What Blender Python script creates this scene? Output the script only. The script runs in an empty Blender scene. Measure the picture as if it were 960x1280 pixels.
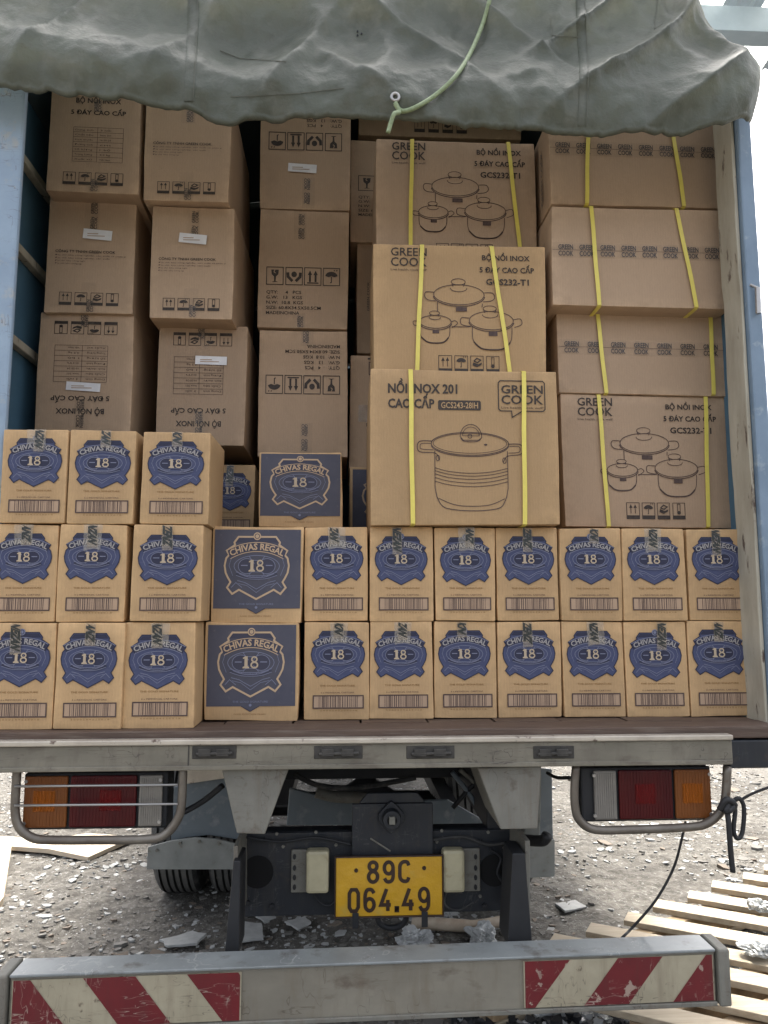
import bpy, bmesh, math, random
from mathutils import Vector, Matrix, noise
from math import radians as R, sin, cos, pi, sqrt, exp

random.seed(7)
SC = bpy.context.scene
COL = SC.collection

# ------------------------------------------------------------------ camera
HC = 1.40                                   # eye height above the ground
F_PX, PITCH, YAW = 950.0, R(6.9), R(3.0)    # focal length in photo pixels, tilt, turn to the right of the truck's axis
cam_d = bpy.data.cameras.new('camera')
cam = bpy.data.objects.new('camera', cam_d)
COL.objects.link(cam)
cam_d.sensor_fit = 'VERTICAL'
cam_d.sensor_height = 36.0
cam_d.lens = F_PX / 1280.0 * 36.0
cam_d.clip_start, cam_d.clip_end = 0.05, 2000.0
FWD = Vector((sin(YAW) * cos(PITCH), cos(YAW) * cos(PITCH), sin(PITCH)))
RGT = Vector((cos(YAW), -sin(YAW), 0.0))
UPV = RGT.cross(FWD)
cam.matrix_world = Matrix(((RGT.x, UPV.x, -FWD.x, 0), (RGT.y, UPV.y, -FWD.y, 0), (RGT.z, UPV.z, -FWD.z, HC), (0, 0, 0, 1)))
SC.camera = cam

# ------------------------------------------------------------------ world, sun, exposure
SUN_EL, SUN_AZ = 57.0, 4.0                 # azimuth measured from +Y (beyond the truck) towards +X
w = bpy.data.worlds.new('World')
SC.world = w
w.use_nodes = True
nt = w.node_tree
bg = nt.nodes['Background']
sky = nt.nodes.new('ShaderNodeTexSky')
sky.sky_type = 'NISHITA'
sky.sun_disc = False
sky.sun_elevation = R(SUN_EL)
sky.sun_rotation = R(SUN_AZ)
sky.air_density, sky.dust_density, sky.ozone_density = 0.7, 8.0, 0.0
hz = nt.nodes.new('ShaderNodeHueSaturation')      # thin overcast: a paler, greyer sky
hz.inputs['Saturation'].default_value = 0.45
nt.links.new(sky.outputs['Color'], hz.inputs['Color'])
nt.links.new(hz.outputs['Color'], bg.inputs['Color'])
bg.inputs['Strength'].default_value = 0.13
sun_d = bpy.data.lights.new('sun', 'SUN')
sun_d.energy = 1.1
sun_d.angle = R(12)
sun_d.color = (1.0, 0.95, 0.86)
sun = bpy.data.objects.new('sun', sun_d)
COL.objects.link(sun)
sdir = Vector((sin(R(SUN_AZ)) * cos(R(SUN_EL)), cos(R(SUN_AZ)) * cos(R(SUN_EL)), sin(R(SUN_EL))))
sun.rotation_euler = sdir.to_track_quat('Z', 'Y').to_euler()
SC.view_settings.view_transform = 'Standard'
SC.view_settings.look = 'None'
SC.view_settings.exposure = 2.5
SC.view_settings.gamma = 1.0


# ------------------------------------------------------------------ measuring: where the ray of a photo pixel meets a real plane
def ray(u, v):
    return FWD * F_PX + RGT * (u - 480.0) + UPV * (640.0 - v)


def PY(u, v, Y):
    d = ray(u, v)
    return d * (Y / d.y) + Vector((0, 0, HC))


def PZ(u, v, Z):
    d = ray(u, v)
    return d * ((Z - HC) / d.z) + Vector((0, 0, HC))


# ------------------------------------------------------------------ materials
def srgb(r, g, b):
    f = lambda c: (c / 255 / 12.92) if c / 255 <= 0.04045 else ((c / 255 + 0.055) / 1.055) ** 2.4
    return (f(r), f(g), f(b))


MATS = {}


def mat(name, c1, c2=None, scale=8.0, rough=0.6, metal=0.0, bump=0.0, bscale=60.0, stretch=(1, 1, 1), lo=0.35, hi=0.65,
        c3=None, c3scale=25.0, c3lo=0.62, c3hi=0.7, rand=0.0, coat=0.0, rough2=None, bump2=0.0, b2scale=6.0, trans=0.0, alpha=1.0, spec=0.5, coord='Object', streak=None, scratch=None, edge=None, patch=None):
    m = bpy.data.materials.new(name)
    m.use_nodes = True
    t = m.node_tree
    p = t.nodes['Principled BSDF']
    L = t.links.new
    tc = t.nodes.new('ShaderNodeTexCoord')
    mp = t.nodes.new('ShaderNodeMapping')
    mp.inputs['Scale'].default_value = stretch
    L(tc.outputs[coord], mp.inputs['Vector'])
    if rand:
        oi = t.nodes.new('ShaderNodeObjectInfo')
        ad = t.nodes.new('ShaderNodeVectorMath')
        ad.operation = 'MULTIPLY_ADD'
        L(oi.outputs['Random'], ad.inputs[0])
        ad.inputs[1].default_value = (37.0, 23.0, 51.0)
        L(mp.outputs[0], ad.inputs[2])
        vec = ad.outputs[0]
    else:
        vec = mp.outputs[0]

    def nz(sc, det=6.0, ro=0.6):
        n = t.nodes.new('ShaderNodeTexNoise')
        n.inputs['Scale'].default_value = sc
        n.inputs['Detail'].default_value = det
        n.inputs['Roughness'].default_value = ro
        L(vec, n.inputs['Vector'])
        return n.outputs['Fac']

    def ramp(src, a, b):
        r = t.nodes.new('ShaderNodeMapRange')
        r.inputs['From Min'].default_value = a
        r.inputs['From Max'].default_value = b
        L(src, r.inputs['Value'])
        return r.outputs[0]

    def mix(fac, A, B, mode='MIX'):
        x = t.nodes.new('ShaderNodeMix')
        x.data_type = 'RGBA'
        x.blend_type = mode
        for sock, val in ((x.inputs['Factor'], fac), (x.inputs['A'], A), (x.inputs['B'], B)):
            if isinstance(val, (int, float)):
                sock.default_value = val
            elif isinstance(val, tuple):
                sock.default_value = (*val, 1)
            else:
                L(val, sock)
        return x.outputs['Result']

    colr = c1
    if c2:
        f = ramp(nz(scale), lo, hi)
        colr = mix(f, c1, c2)
        if rough2 is not None:
            rr = t.nodes.new('ShaderNodeMapRange')
            rr.inputs['To Min'].default_value, rr.inputs['To Max'].default_value = rough, rough2
            L(f, rr.inputs['Value'])
            L(rr.outputs[0], p.inputs['Roughness'])
    if c3:
        colr = mix(ramp(nz(c3scale), c3lo, c3hi), colr, c3)
    def nz2(stretch2, sc, det=5.0):
        m2 = t.nodes.new('ShaderNodeMapping')
        m2.inputs['Scale'].default_value = stretch2
        L(vec, m2.inputs['Vector'])
        n = t.nodes.new('ShaderNodeTexNoise')
        n.inputs['Scale'].default_value = sc
        n.inputs['Detail'].default_value = det
        n.inputs['Roughness'].default_value = 0.65
        L(m2.outputs[0], n.inputs['Vector'])
        return n.outputs['Fac']

    if patch:
        colr = mix(ramp(nz2((1, 1, 1), 1.3, 4.0), 0.46, 0.62), colr, mix(0.55, colr, patch))
    if streak:
        colr = mix(ramp(nz2((6, 6, 0.7), 6.0), 0.5, 0.8), colr, streak)
    if scratch:
        for st2, sc2, wdt in (((1, 1, 5), 5.0, 0.006), ((5, 5, 1.3), 4.0, 0.005)):
            d = t.nodes.new('ShaderNodeMath')
            d.operation = 'COMPARE'
            L(nz2(st2, sc2, 3.0), d.inputs[0])
            d.inputs[1].default_value = 0.56
            d.inputs[2].default_value = wdt
            k = t.nodes.new('ShaderNodeMath')
            k.operation = 'MULTIPLY'
            L(d.outputs[0], k.inputs[0])
            L(ramp(nz2((1, 1, 1), 9.0), 0.45, 0.7), k.inputs[1])
            colr = mix(k.outputs[0], colr, scratch)
    if edge:
        ge = t.nodes.new('ShaderNodeNewGeometry')
        k = t.nodes.new('ShaderNodeMath')
        k.operation = 'MULTIPLY'
        L(ramp(ge.outputs['Pointiness'], 0.505, 0.56), k.inputs[0])
        L(ramp(nz2((1, 1, 1), 20.0), 0.35, 0.6), k.inputs[1])
        colr = mix(k.outputs[0], colr, edge)
    if rand:
        hv = t.nodes.new('ShaderNodeHueSaturation')
        a = t.nodes.new('ShaderNodeMapRange')
        a.inputs['To Min'].default_value, a.inputs['To Max'].default_value = 1 - rand, 1 + rand
        L(oi.outputs['Random'], a.inputs['Value'])
        L(a.outputs[0], hv.inputs['Value'])
        if isinstance(colr, tuple):
            hv.inputs['Color'].default_value = (*colr, 1)
        else:
            L(colr, hv.inputs['Color'])
        colr = hv.outputs['Color']
    if isinstance(colr, tuple):
        p.inputs['Base Color'].default_value = (*colr, 1)
    else:
        L(colr, p.inputs['Base Color'])
    if not (c2 and rough2 is not None):
        p.inputs['Roughness'].default_value = rough
    p.inputs['Metallic'].default_value = metal
    p.inputs['Specular IOR Level'].default_value = spec
    p.inputs['Coat Weight'].default_value = coat
    p.inputs['Alpha'].default_value = alpha
    nrm = None
    for st, sc_, dist in ((bump, bscale, 0.002), (bump2, b2scale, 0.012)):
        if st:
            b = t.nodes.new('ShaderNodeBump')
            b.inputs['Strength'].default_value = st
            b.inputs['Distance'].default_value = dist
            L(nz(sc_, 4.0), b.inputs['Height'])
            if nrm:
                L(nrm, b.inputs['Normal'])
            nrm = b.outputs[0]
    if nrm:
        L(nrm, p.inputs['Normal'])
    if trans:
        tr = t.nodes.new('ShaderNodeBsdfTranslucent')
        mx = t.nodes.new('ShaderNodeMixShader')
        mx.inputs[0].default_value = trans
        if isinstance(colr, tuple):
            tr.inputs['Color'].default_value = (*colr, 1)
        else:
            L(colr, tr.inputs['Color'])
        L(p.outputs[0], mx.inputs[1])
        L(tr.outputs[0], mx.inputs[2])
        L(mx.outputs[0], t.nodes['Material Output'].inputs['Surface'])
    MATS[name] = m
    return m


def cardboard(name, c1, c2, stain):
    """kraft board: fibre flecks, faint flute lines, soft blotches, slight sag in the face"""
    m = mat(name, c1, c2, scale=5.0, rough=0.72, bump=0.25, bscale=260.0, stretch=(1, 1, 1), lo=0.3, hi=0.72, c3=stain, c3scale=9.0, c3lo=0.6,
            c3hi=0.85, rand=0.11, bump2=0.22, b2scale=5.0, spec=0.35, edge=tuple(min(0.7, q * 1.35) for q in c1), streak=tuple(q * 0.95 for q in c1))
    t = m.node_tree
    p = t.nodes['Principled BSDF']
    src = p.inputs['Base Color'].links[0].from_socket
    tc = t.nodes.new('ShaderNodeTexCoord')
    mp = t.nodes.new('ShaderNodeMapping')
    mp.inputs['Scale'].default_value = (900, 900, 60)
    n = t.nodes.new('ShaderNodeTexNoise')
    n.inputs['Scale'].default_value = 1.0
    n.inputs['Detail'].default_value = 3
    wv = t.nodes.new('ShaderNodeTexWave')
    wv.bands_direction = 'X'
    wv.inputs['Scale'].default_value = 36.0
    wv.inputs['Distortion'].default_value = 0.6
    t.links.new(tc.outputs['Object'], mp.inputs['Vector'])
    t.links.new(mp.outputs[0], n.inputs['Vector'])
    t.links.new(tc.outputs['Object'], wv.inputs['Vector'])
    a = t.nodes.new('ShaderNodeMath')
    a.operation = 'MULTIPLY_ADD'
    t.links.new(wv.outputs['Fac'], a.inputs[0])
    a.inputs[1].default_value = 0.1
    t.links.new(n.outputs['Fac'], a.inputs[2])
    r = t.nodes.new('ShaderNodeMapRange')
    r.inputs['From Min'].default_value, r.inputs['From Max'].default_value = 0.3, 1.0
    r.inputs['To Min'].default_value, r.inputs['To Max'].default_value = 0.88, 1.08
    t.links.new(a.outputs[0], r.inputs['Value'])
    x = t.nodes.new('ShaderNodeMix')
    x.data_type = 'RGBA'
    x.blend_type = 'MULTIPLY'
    x.inputs['Factor'].default_value = 1.0
    t.links.new(src, x.inputs['A'])
    t.links.new(r.outputs[0], x.inputs['B'])
    t.links.new(x.outputs['Result'], p.inputs['Base Color'])
    return m


cardboard('kraft_warm', (0.478, 0.314, 0.16), (0.464, 0.303, 0.152), (0.43, 0.277, 0.137))
cardboard('kraft_grey_veil', (0.43, 0.305, 0.2), (0.415, 0.293, 0.192), (0.385, 0.272, 0.175))  # greyer brown board, lifted in colour for the pale lens veil
mat('ink_blue', (0.056, 0.067, 0.135), (0.07, 0.08, 0.15), scale=30, rough=0.6, c3=(0.14, 0.13, 0.2), c3scale=120, c3lo=0.6, c3hi=0.8, spec=0.3)
mat('ink_navy', (0.03, 0.032, 0.06), rough=0.6, spec=0.3)
mat('ink_panel', (0.07, 0.071, 0.096), (0.084, 0.083, 0.105), scale=18, rough=0.62, c3=(0.16, 0.14, 0.15), c3scale=70, c3lo=0.62, c3hi=0.85, spec=0.3)
mat('ink_panel_dark', (0.052, 0.052, 0.078), rough=0.6, spec=0.3)
mat('ink_pale', (0.33, 0.31, 0.3), rough=0.6, spec=0.3)
mat('ink_mid', (0.19, 0.2, 0.28), rough=0.6, spec=0.3)
mat('ink_cream', (0.47, 0.375, 0.265), rough=0.6, spec=0.3)
mat('ink_tan', (0.5, 0.36, 0.23), rough=0.65, spec=0.3)
mat('ink_brown', (0.075, 0.05, 0.045), (0.11, 0.075, 0.062), scale=80, rough=0.65, spec=0.3)
mat('ink_gold', (0.27, 0.155, 0.06), rough=0.6, spec=0.3)
mat('ink_black', (0.045, 0.036, 0.032), (0.07, 0.055, 0.045), scale=90, rough=0.65, spec=0.3)
mat('ink_wash', (0.43, 0.3, 0.2), rough=0.65, spec=0.3)
mat('tape_clear', (0.5, 0.39, 0.26), (0.42, 0.32, 0.2), scale=40, rough=0.22, bump=0.5, bscale=70, coat=0.0, alpha=0.08)
mat('tape_milky', (0.5, 0.42, 0.32), (0.3, 0.25, 0.18), scale=60, rough=0.2, bump=0.8, bscale=60, coat=0.3, alpha=0.4)
mat('tape_glint', (0.62, 0.58, 0.5), (0.45, 0.38, 0.28), scale=50, rough=0.15, bump=0.8, bscale=50, alpha=0.3, spec=0.8)
mat('tape_ink', (0.025, 0.03, 0.028), rough=0.3, alpha=0.95)
mat('tape_grey', (0.06, 0.052, 0.047), rough=0.35)
mat('sticker_white', (0.76, 0.75, 0.74), (0.68, 0.67, 0.67), scale=30, rough=0.5)
mat('strap_yellow', (0.78, 0.66, 0.13), (0.72, 0.6, 0.12), scale=20, rough=0.38, bump=0.3, bscale=150)
# truck
mat('blue_paint_flare', (0.2, 0.275, 0.355), (0.155, 0.22, 0.29), scale=7, rough=0.45, c3=(0.32, 0.38, 0.42), c3scale=18, c3lo=0.6, c3hi=0.72)  # truck's blue paint, with some lens flare blue put into the colour
mat('dark_blue_paint_flare', (0.09, 0.19, 0.27), (0.07, 0.15, 0.22), scale=6, rough=0.6)  # inner wall paint, lightened to stand for the lens flare's blue haze
mat('worn_white_paint', (0.46, 0.43, 0.34), (0.34, 0.31, 0.24), scale=14, rough=0.7, stretch=(1, 1, 0.3), c3=(0.09, 0.06, 0.045), c3scale=22, c3lo=0.6, c3hi=0.66, bump=0.5, bscale=50)
mat('pale_blue_flare', (0.3, 0.39, 0.48), (0.24, 0.32, 0.41), scale=7, rough=0.5, c3=(0.36, 0.38, 0.38), c3scale=18, c3lo=0.58, c3hi=0.7, scratch=(0.14, 0.14, 0.14))  # post paint made paler, lens glare worked into its colour
mat('slate_paint', (0.19, 0.225, 0.25), (0.145, 0.175, 0.195), scale=6, rough=0.5, c3=(0.3, 0.3, 0.28), c3scale=30, c3lo=0.62, c3hi=0.75)
mat('floor_timber', (0.105, 0.066, 0.046), (0.068, 0.044, 0.032), scale=5, rough=0.6, stretch=(1, 14, 14), c3=(0.14, 0.105, 0.08), c3scale=9, c3lo=0.5, c3hi=0.7, bump=0.4, bscale=40)
mat('sill_metal', (0.225, 0.205, 0.155), (0.145, 0.132, 0.1), scale=5, rough=0.55, metal=0.0, c3=(0.1, 0.08, 0.06), c3scale=14, c3lo=0.56, c3hi=0.72, streak=(0.13, 0.11, 0.085), scratch=(0.07, 0.055, 0.045), bump=0.3, bscale=60, stretch=(0.6, 1, 1.6), rough2=0.7)
mat('bright_edge', (0.58, 0.53, 0.44), (0.45, 0.4, 0.33), scale=12, rough=0.4, metal=0.4, c3=(0.14, 0.1, 0.08), c3scale=30, c3lo=0.63, c3hi=0.7)
mat('bracket_metal', (0.205, 0.198, 0.165), (0.15, 0.144, 0.12), scale=9, rough=0.65, metal=0.0, c3=(0.1, 0.08, 0.06), c3scale=22, c3lo=0.58, c3hi=0.74, streak=(0.15, 0.125, 0.095), scratch=(0.09, 0.07, 0.055))
mat('grime', (0.03, 0.028, 0.024), (0.06, 0.055, 0.047), scale=30, rough=0.75)
mat('chassis_navy', (0.011, 0.0135, 0.018), (0.018, 0.021, 0.026), scale=9, rough=0.55, c3=(0.055, 0.04, 0.029), c3scale=24, c3lo=0.6, c3hi=0.78, streak=(0.032, 0.031, 0.029), scratch=(0.07, 0.07, 0.067))
mat('hole_black', (0.003, 0.003, 0.003), rough=0.9)
mat('chassis_black', (0.011, 0.012, 0.014), (0.018, 0.019, 0.021), scale=12, rough=0.6)
mat('rubber', (0.028, 0.028, 0.028), (0.05, 0.05, 0.048), scale=12, rough=0.85, c3=(0.12, 0.115, 0.105), c3scale=16, c3lo=0.5, c3hi=0.7)
mat('tread', (0.13, 0.128, 0.12), (0.09, 0.09, 0.086), scale=14, rough=0.9)
mat('pipe_steel', (0.2, 0.18, 0.15), (0.13, 0.11, 0.09), scale=12, rough=0.45, metal=0.55, c3=(0.12, 0.06, 0.03), c3scale=18, c3lo=0.6, c3hi=0.7)
mat('wire_steel', (0.4, 0.39, 0.37), rough=0.35, metal=0.7)
mat('mudguard_blue', (0.14, 0.17, 0.19), (0.11, 0.135, 0.15), scale=5, rough=0.5, c3=(0.26, 0.27, 0.27), c3scale=14, c3lo=0.55, c3hi=0.75)
mat('mudguard_pale', (0.27, 0.28, 0.26), (0.2, 0.21, 0.195), scale=10, rough=0.65, c3=(0.17, 0.15, 0.12), c3scale=20, c3lo=0.62, c3hi=0.74, bump=0.4, bscale=25)
mat('lens_amber', (0.2, 0.068, 0.018), (0.16, 0.055, 0.016), scale=20, rough=0.3, spec=0.25, bump=0.4, bscale=220, stretch=(1, 1, 0.05))
mat('lens_red', (0.075, 0.007, 0.008), (0.055, 0.006, 0.008), scale=20, rough=0.3, spec=0.25, bump=0.4, bscale=220, stretch=(1, 1, 0.05))
mat('lens_red_core', (0.17, 0.008, 0.009), rough=0.3, spec=0.25, alpha=0.5)
mat('lens_amber_core', (0.46, 0.12, 0.008), rough=0.3, spec=0.25, alpha=0.45)
mat('lens_clear', (0.22, 0.205, 0.18), (0.17, 0.16, 0.14), scale=20, rough=0.25, coat=0.3)
mat('lamp_cream', (0.46, 0.42, 0.27), (0.38, 0.34, 0.22), scale=20, rough=0.5, c3=(0.28, 0.22, 0.12), c3scale=24, c3lo=0.6, c3hi=0.75)
mat('plate_yellow', (0.62, 0.35, 0.022), (0.56, 0.31, 0.022), scale=12, rough=0.35, bump2=0.5, b2scale=14, c3=(0.5, 0.33, 0.06), c3scale=16, c3lo=0.6, c3hi=0.75)
mat('plate_ink', (0.028, 0.014, 0.008), (0.045, 0.022, 0.012), scale=60, rough=0.5)
mat('bumper_face', (0.245, 0.225, 0.175), (0.18, 0.163, 0.126), scale=7, rough=0.6, metal=0.0, c3=(0.12, 0.095, 0.07), c3scale=20, c3lo=0.58, c3hi=0.74, streak=(0.16, 0.13, 0.09), scratch=(0.09, 0.07, 0.05), stretch=(0.5, 1, 1))
mat('bumper_top', (0.27, 0.29, 0.285), (0.19, 0.205, 0.2), scale=6, rough=0.4, metal=0.15, c3=(0.1, 0.09, 0.08), c3scale=16, c3lo=0.56, c3hi=0.72, scratch=(0.42, 0.42, 0.4))  # bluish tone carries the sky's reflection in the colour
mat('reflex_red', (0.15, 0.014, 0.018), (0.115, 0.012, 0.016), scale=9, rough=0.4, c3=(0.34, 0.25, 0.2), c3scale=26, c3lo=0.64, c3hi=0.66, scratch=(0.4, 0.32, 0.26), streak=(0.11, 0.02, 0.02))
mat('reflex_cream', (0.4, 0.355, 0.25), (0.31, 0.275, 0.19), scale=9, rough=0.5, c3=(0.14, 0.11, 0.075), c3scale=20, c3lo=0.63, c3hi=0.68, streak=(0.25, 0.21, 0.145), scratch=(0.1, 0.08, 0.06))
# setting
mat('tarp_canvas', (0.122, 0.135, 0.104), (0.094, 0.105, 0.083), scale=3.5, rough=0.5, bump=0.5, bscale=130, bump2=0.42, b2scale=26, c3=(0.185, 0.19, 0.155), c3scale=7, c3lo=0.52, c3hi=0.75, streak=(0.12, 0.125, 0.1), scratch=(0.1, 0.1, 0.08), trans=0.12, spec=0.4)
mat('roof_canvas_shade', (0.05, 0.075, 0.085), rough=0.8)  # roof canvas kept dark and opaque, interior shade put into its colour
mat('tarp_seam', (0.125, 0.128, 0.1), rough=0.7)
mat('rope_green', (0.31, 0.38, 0.22), (0.22, 0.28, 0.15), scale=90, rough=0.6, bump=0.6, bscale=200)
mat('black_strap', (0.016, 0.016, 0.017), rough=0.6)
mat('pallet_wood', (0.4, 0.335, 0.24), (0.29, 0.24, 0.165), scale=6, rough=0.8, stretch=(0.7, 9, 9), c3=(0.3, 0.2, 0.11), c3scale=10, c3lo=0.62, c3hi=0.78, rand=0.12, bump=0.4, bscale=60)
mat('old_timber', (0.3, 0.215, 0.12), (0.21, 0.145, 0.08), scale=5, rough=0.8, stretch=(0.7, 9, 9), bump=0.4, bscale=50)
mat('branch_pale', (0.5, 0.42, 0.32), (0.36, 0.28, 0.2), scale=14, rough=0.8)
mat('film_plastic', (0.62, 0.63, 0.62), (0.45, 0.46, 0.45), scale=12, rough=0.25, trans=0.3)
mat('sheet_board', (0.5, 0.42, 0.31), (0.42, 0.35, 0.26), scale=6, rough=0.8)
mat('stone_grey', (0.15, 0.143, 0.128), (0.1, 0.095, 0.084), scale=20, rough=0.9)
mat('stone_pale', (0.33, 0.335, 0.32), (0.25, 0.255, 0.245), scale=20, rough=0.85)
mat('stone_dark', (0.09, 0.083, 0.073), rough=0.9)
mat('stone_brown', (0.13, 0.105, 0.08), rough=0.9)
mat('shed_steel', (0.33, 0.4, 0.45), (0.27, 0.33, 0.38), scale=4, rough=0.5)
mat('shed_sheet', (0.24, 0.28, 0.3), (0.2, 0.235, 0.255), scale=3, rough=0.5, trans=0.08)
mat('shed_skylight', (0.8, 0.84, 0.8), rough=0.4, trans=0.75)
gm = mat('ground_dirt', (0.115, 0.107, 0.091), (0.044, 0.04, 0.033), scale=22, rough=0.95, bump=1.0, bscale=90, bump2=1.0, b2scale=34, c3=(0.22, 0.217, 0.2), c3scale=60, c3lo=0.56, c3hi=0.69, patch=(0.022, 0.018, 0.013))


# ------------------------------------------------------------------ mesh helpers
class MB:
    def __init__(s):
        s.v, s.f, s.mi = [], [], []

    def add(s, vs, fs, mi=0):
        o = len(s.v)
        s.v += [tuple(p) for p in vs]
        for f in fs:
            s.f.append(tuple(i + o for i in f))
            s.mi.append(mi)
        return s

    def box(s, x0, x1, y0, y1, z0, z1, mi=0):
        vs = [(x, y, z) for x in (x0, x1) for y in (y0, y1) for z in (z0, z1)]
        return s.add(vs, [(0, 1, 3, 2), (4, 6, 7, 5), (0, 4, 5, 1), (2, 3, 7, 6), (0, 2, 6, 4), (1, 5, 7, 3)], mi)

    def prism(s, poly, y0, y1, mi=0):
        """poly: (x,z) outline seen from the camera side, given clockwise or not; extruded y0..y1"""
        n = len(poly)
        vs = [(x, y0, z) for x, z in poly] + [(x, y1, z) for x, z in poly]
        fs = [tuple(range(n)), tuple(range(2 * n - 1, n - 1, -1))] + [(i, i + n, (i + 1) % n + n, (i + 1) % n) for i in range(n)]
        return s.add(vs, fs, mi)

    def tube(s, pts, r, n=10, mi=0, caps=True, closed=False):
        pts = [Vector(p) for p in pts]
        rr = r if isinstance(r, (list, tuple)) else [r] * len(pts)
        rings, up = [], None
        m = len(pts)
        for i, p in enumerate(pts):
            if closed:
                t = (pts[(i + 1) % m] - pts[i - 1]).normalized()
            else:
                t = (pts[min(i + 1, m - 1)] - pts[max(i - 1, 0)]).normalized()
            if up is None:
                a = Vector((0, 0, 1)) if abs(t.z) < 0.9 else Vector((1, 0, 0))
                up = (a - t * a.dot(t)).normalized()
            else:
                up = (up - t * up.dot(t)).normalized()
            sd = t.cross(up)
            rings.append([p + (up * cos(2 * pi * k / n) + sd * sin(2 * pi * k / n)) * rr[i] for k in range(n)])
        vs = [q for rg in rings for q in rg]
        fs = []
        for i in range(m if closed else m - 1):
            j = (i + 1) % m
            for k in range(n):
                fs.append((i * n + k, i * n + (k + 1) % n, j * n + (k + 1) % n, j * n + k))
        if caps and not closed:
            fs += [tuple(range(n - 1, -1, -1)), tuple((m - 1) * n + k for k in range(n))]
        return s.add(vs, fs, mi)

    def lathe(s, prof, c, axis='x', n=48, mi=None):
        """prof: (along, radius[, material]) list"""
        vs, fs = [], []
        for a, r, *_ in prof:
            for k in range(n):
                t = 2 * pi * k / n
                p = {'x': (a, r * cos(t), r * sin(t)), 'y': (r * cos(t), a, r * sin(t)), 'z': (r * cos(t), r * sin(t), a)}[axis]
                vs.append((c[0] + p[0], c[1] + p[1], c[2] + p[2]))
        o = len(s.v)
        s.v += vs
        for i in range(len(prof) - 1):
            for k in range(n):
                s.f.append(tuple(o + q for q in (i * n + k, i * n + (k + 1) % n, (i + 1) * n + (k + 1) % n, (i + 1) * n + k)))
                s.mi.append(prof[i][2] if len(prof[i]) > 2 else 0)
        return s

    def mesh(s, name, mats, smooth=False, recalc=True):
        me = bpy.data.meshes.new(name)
        me.from_pydata(s.v, [], s.f)
        for m in (mats if isinstance(mats, (list, tuple)) else [mats]):
            me.materials.append(MATS[m])
        me.polygons.foreach_set('material_index', s.mi)
        if recalc:
            b = bmesh.new()
            b.from_mesh(me)
            bmesh.ops.recalc_face_normals(b, faces=b.faces)
            b.to_mesh(me)
            b.free()
        if smooth:
            me.polygons.foreach_set('use_smooth', [True] * len(me.polygons))
        me.update()
        return me


def link(name, me, parent=None, loc=(0, 0, 0), rot=(0, 0, 0), bevel=0.0, seg=2):
    o = bpy.data.objects.new(name, me)
    COL.objects.link(o)
    o.location = loc
    o.rotation_euler = rot
    if parent is not None:
        o.parent = parent
    if bevel:
        b = o.modifiers.new('bevel', 'BEVEL')
        b.width, b.segments, b.limit_method, b.angle_limit = bevel, seg, 'ANGLE', R(35)
    return o


def part(name, mb, m, parent=None, bevel=0.0, smooth=False, label=None):
    o = link(name, mb.mesh(name, m, smooth), parent, bevel=bevel)
    if label:
        o['label'] = label
    return o


def tag(o, label=None, cat=None, group=None, kind=None):
    for k, v in (('label', label), ('category', cat), ('group', group), ('kind', kind)):
        if v:
            o[k] = v
    return o


def empty(name, loc=(0, 0, 0), rot=(0, 0, 0)):
    return link(name, None, None, loc, rot)


# ------------------------------------------------------------------ flat print (lettering, crests, pictograms) as thin ink layers
_TXT = {}


def text_mesh(body, weight):
    key = (body, weight)
    if key not in _TXT:
        cu = bpy.data.curves.new('lettering', 'FONT')
        cu.body = body
        cu.offset = weight
        cu.resolution_u = 2
        ob = bpy.data.objects.new('lettering', cu)
        COL.objects.link(ob)
        dg = bpy.context.evaluated_depsgraph_get()
        ev = ob.evaluated_get(dg)
        me = ev.to_mesh()
        vs = [(v.co.x, v.co.y) for v in me.vertices]
        fs = [tuple(p.vertices) for p in me.polygons]
        ev.to_mesh_clear()
        COL.objects.unlink(ob)
        bpy.data.objects.remove(ob)
        bpy.data.curves.remove(cu)
        _TXT[key] = (vs, fs)
    return _TXT[key]


CAP = {}


def cap_h(weight):
    if weight not in CAP:
        vs, _ = text_mesh('H', weight)
        CAP[weight] = (max(y for x, y in vs), min(y for x, y in vs))
    return CAP[weight]


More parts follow.
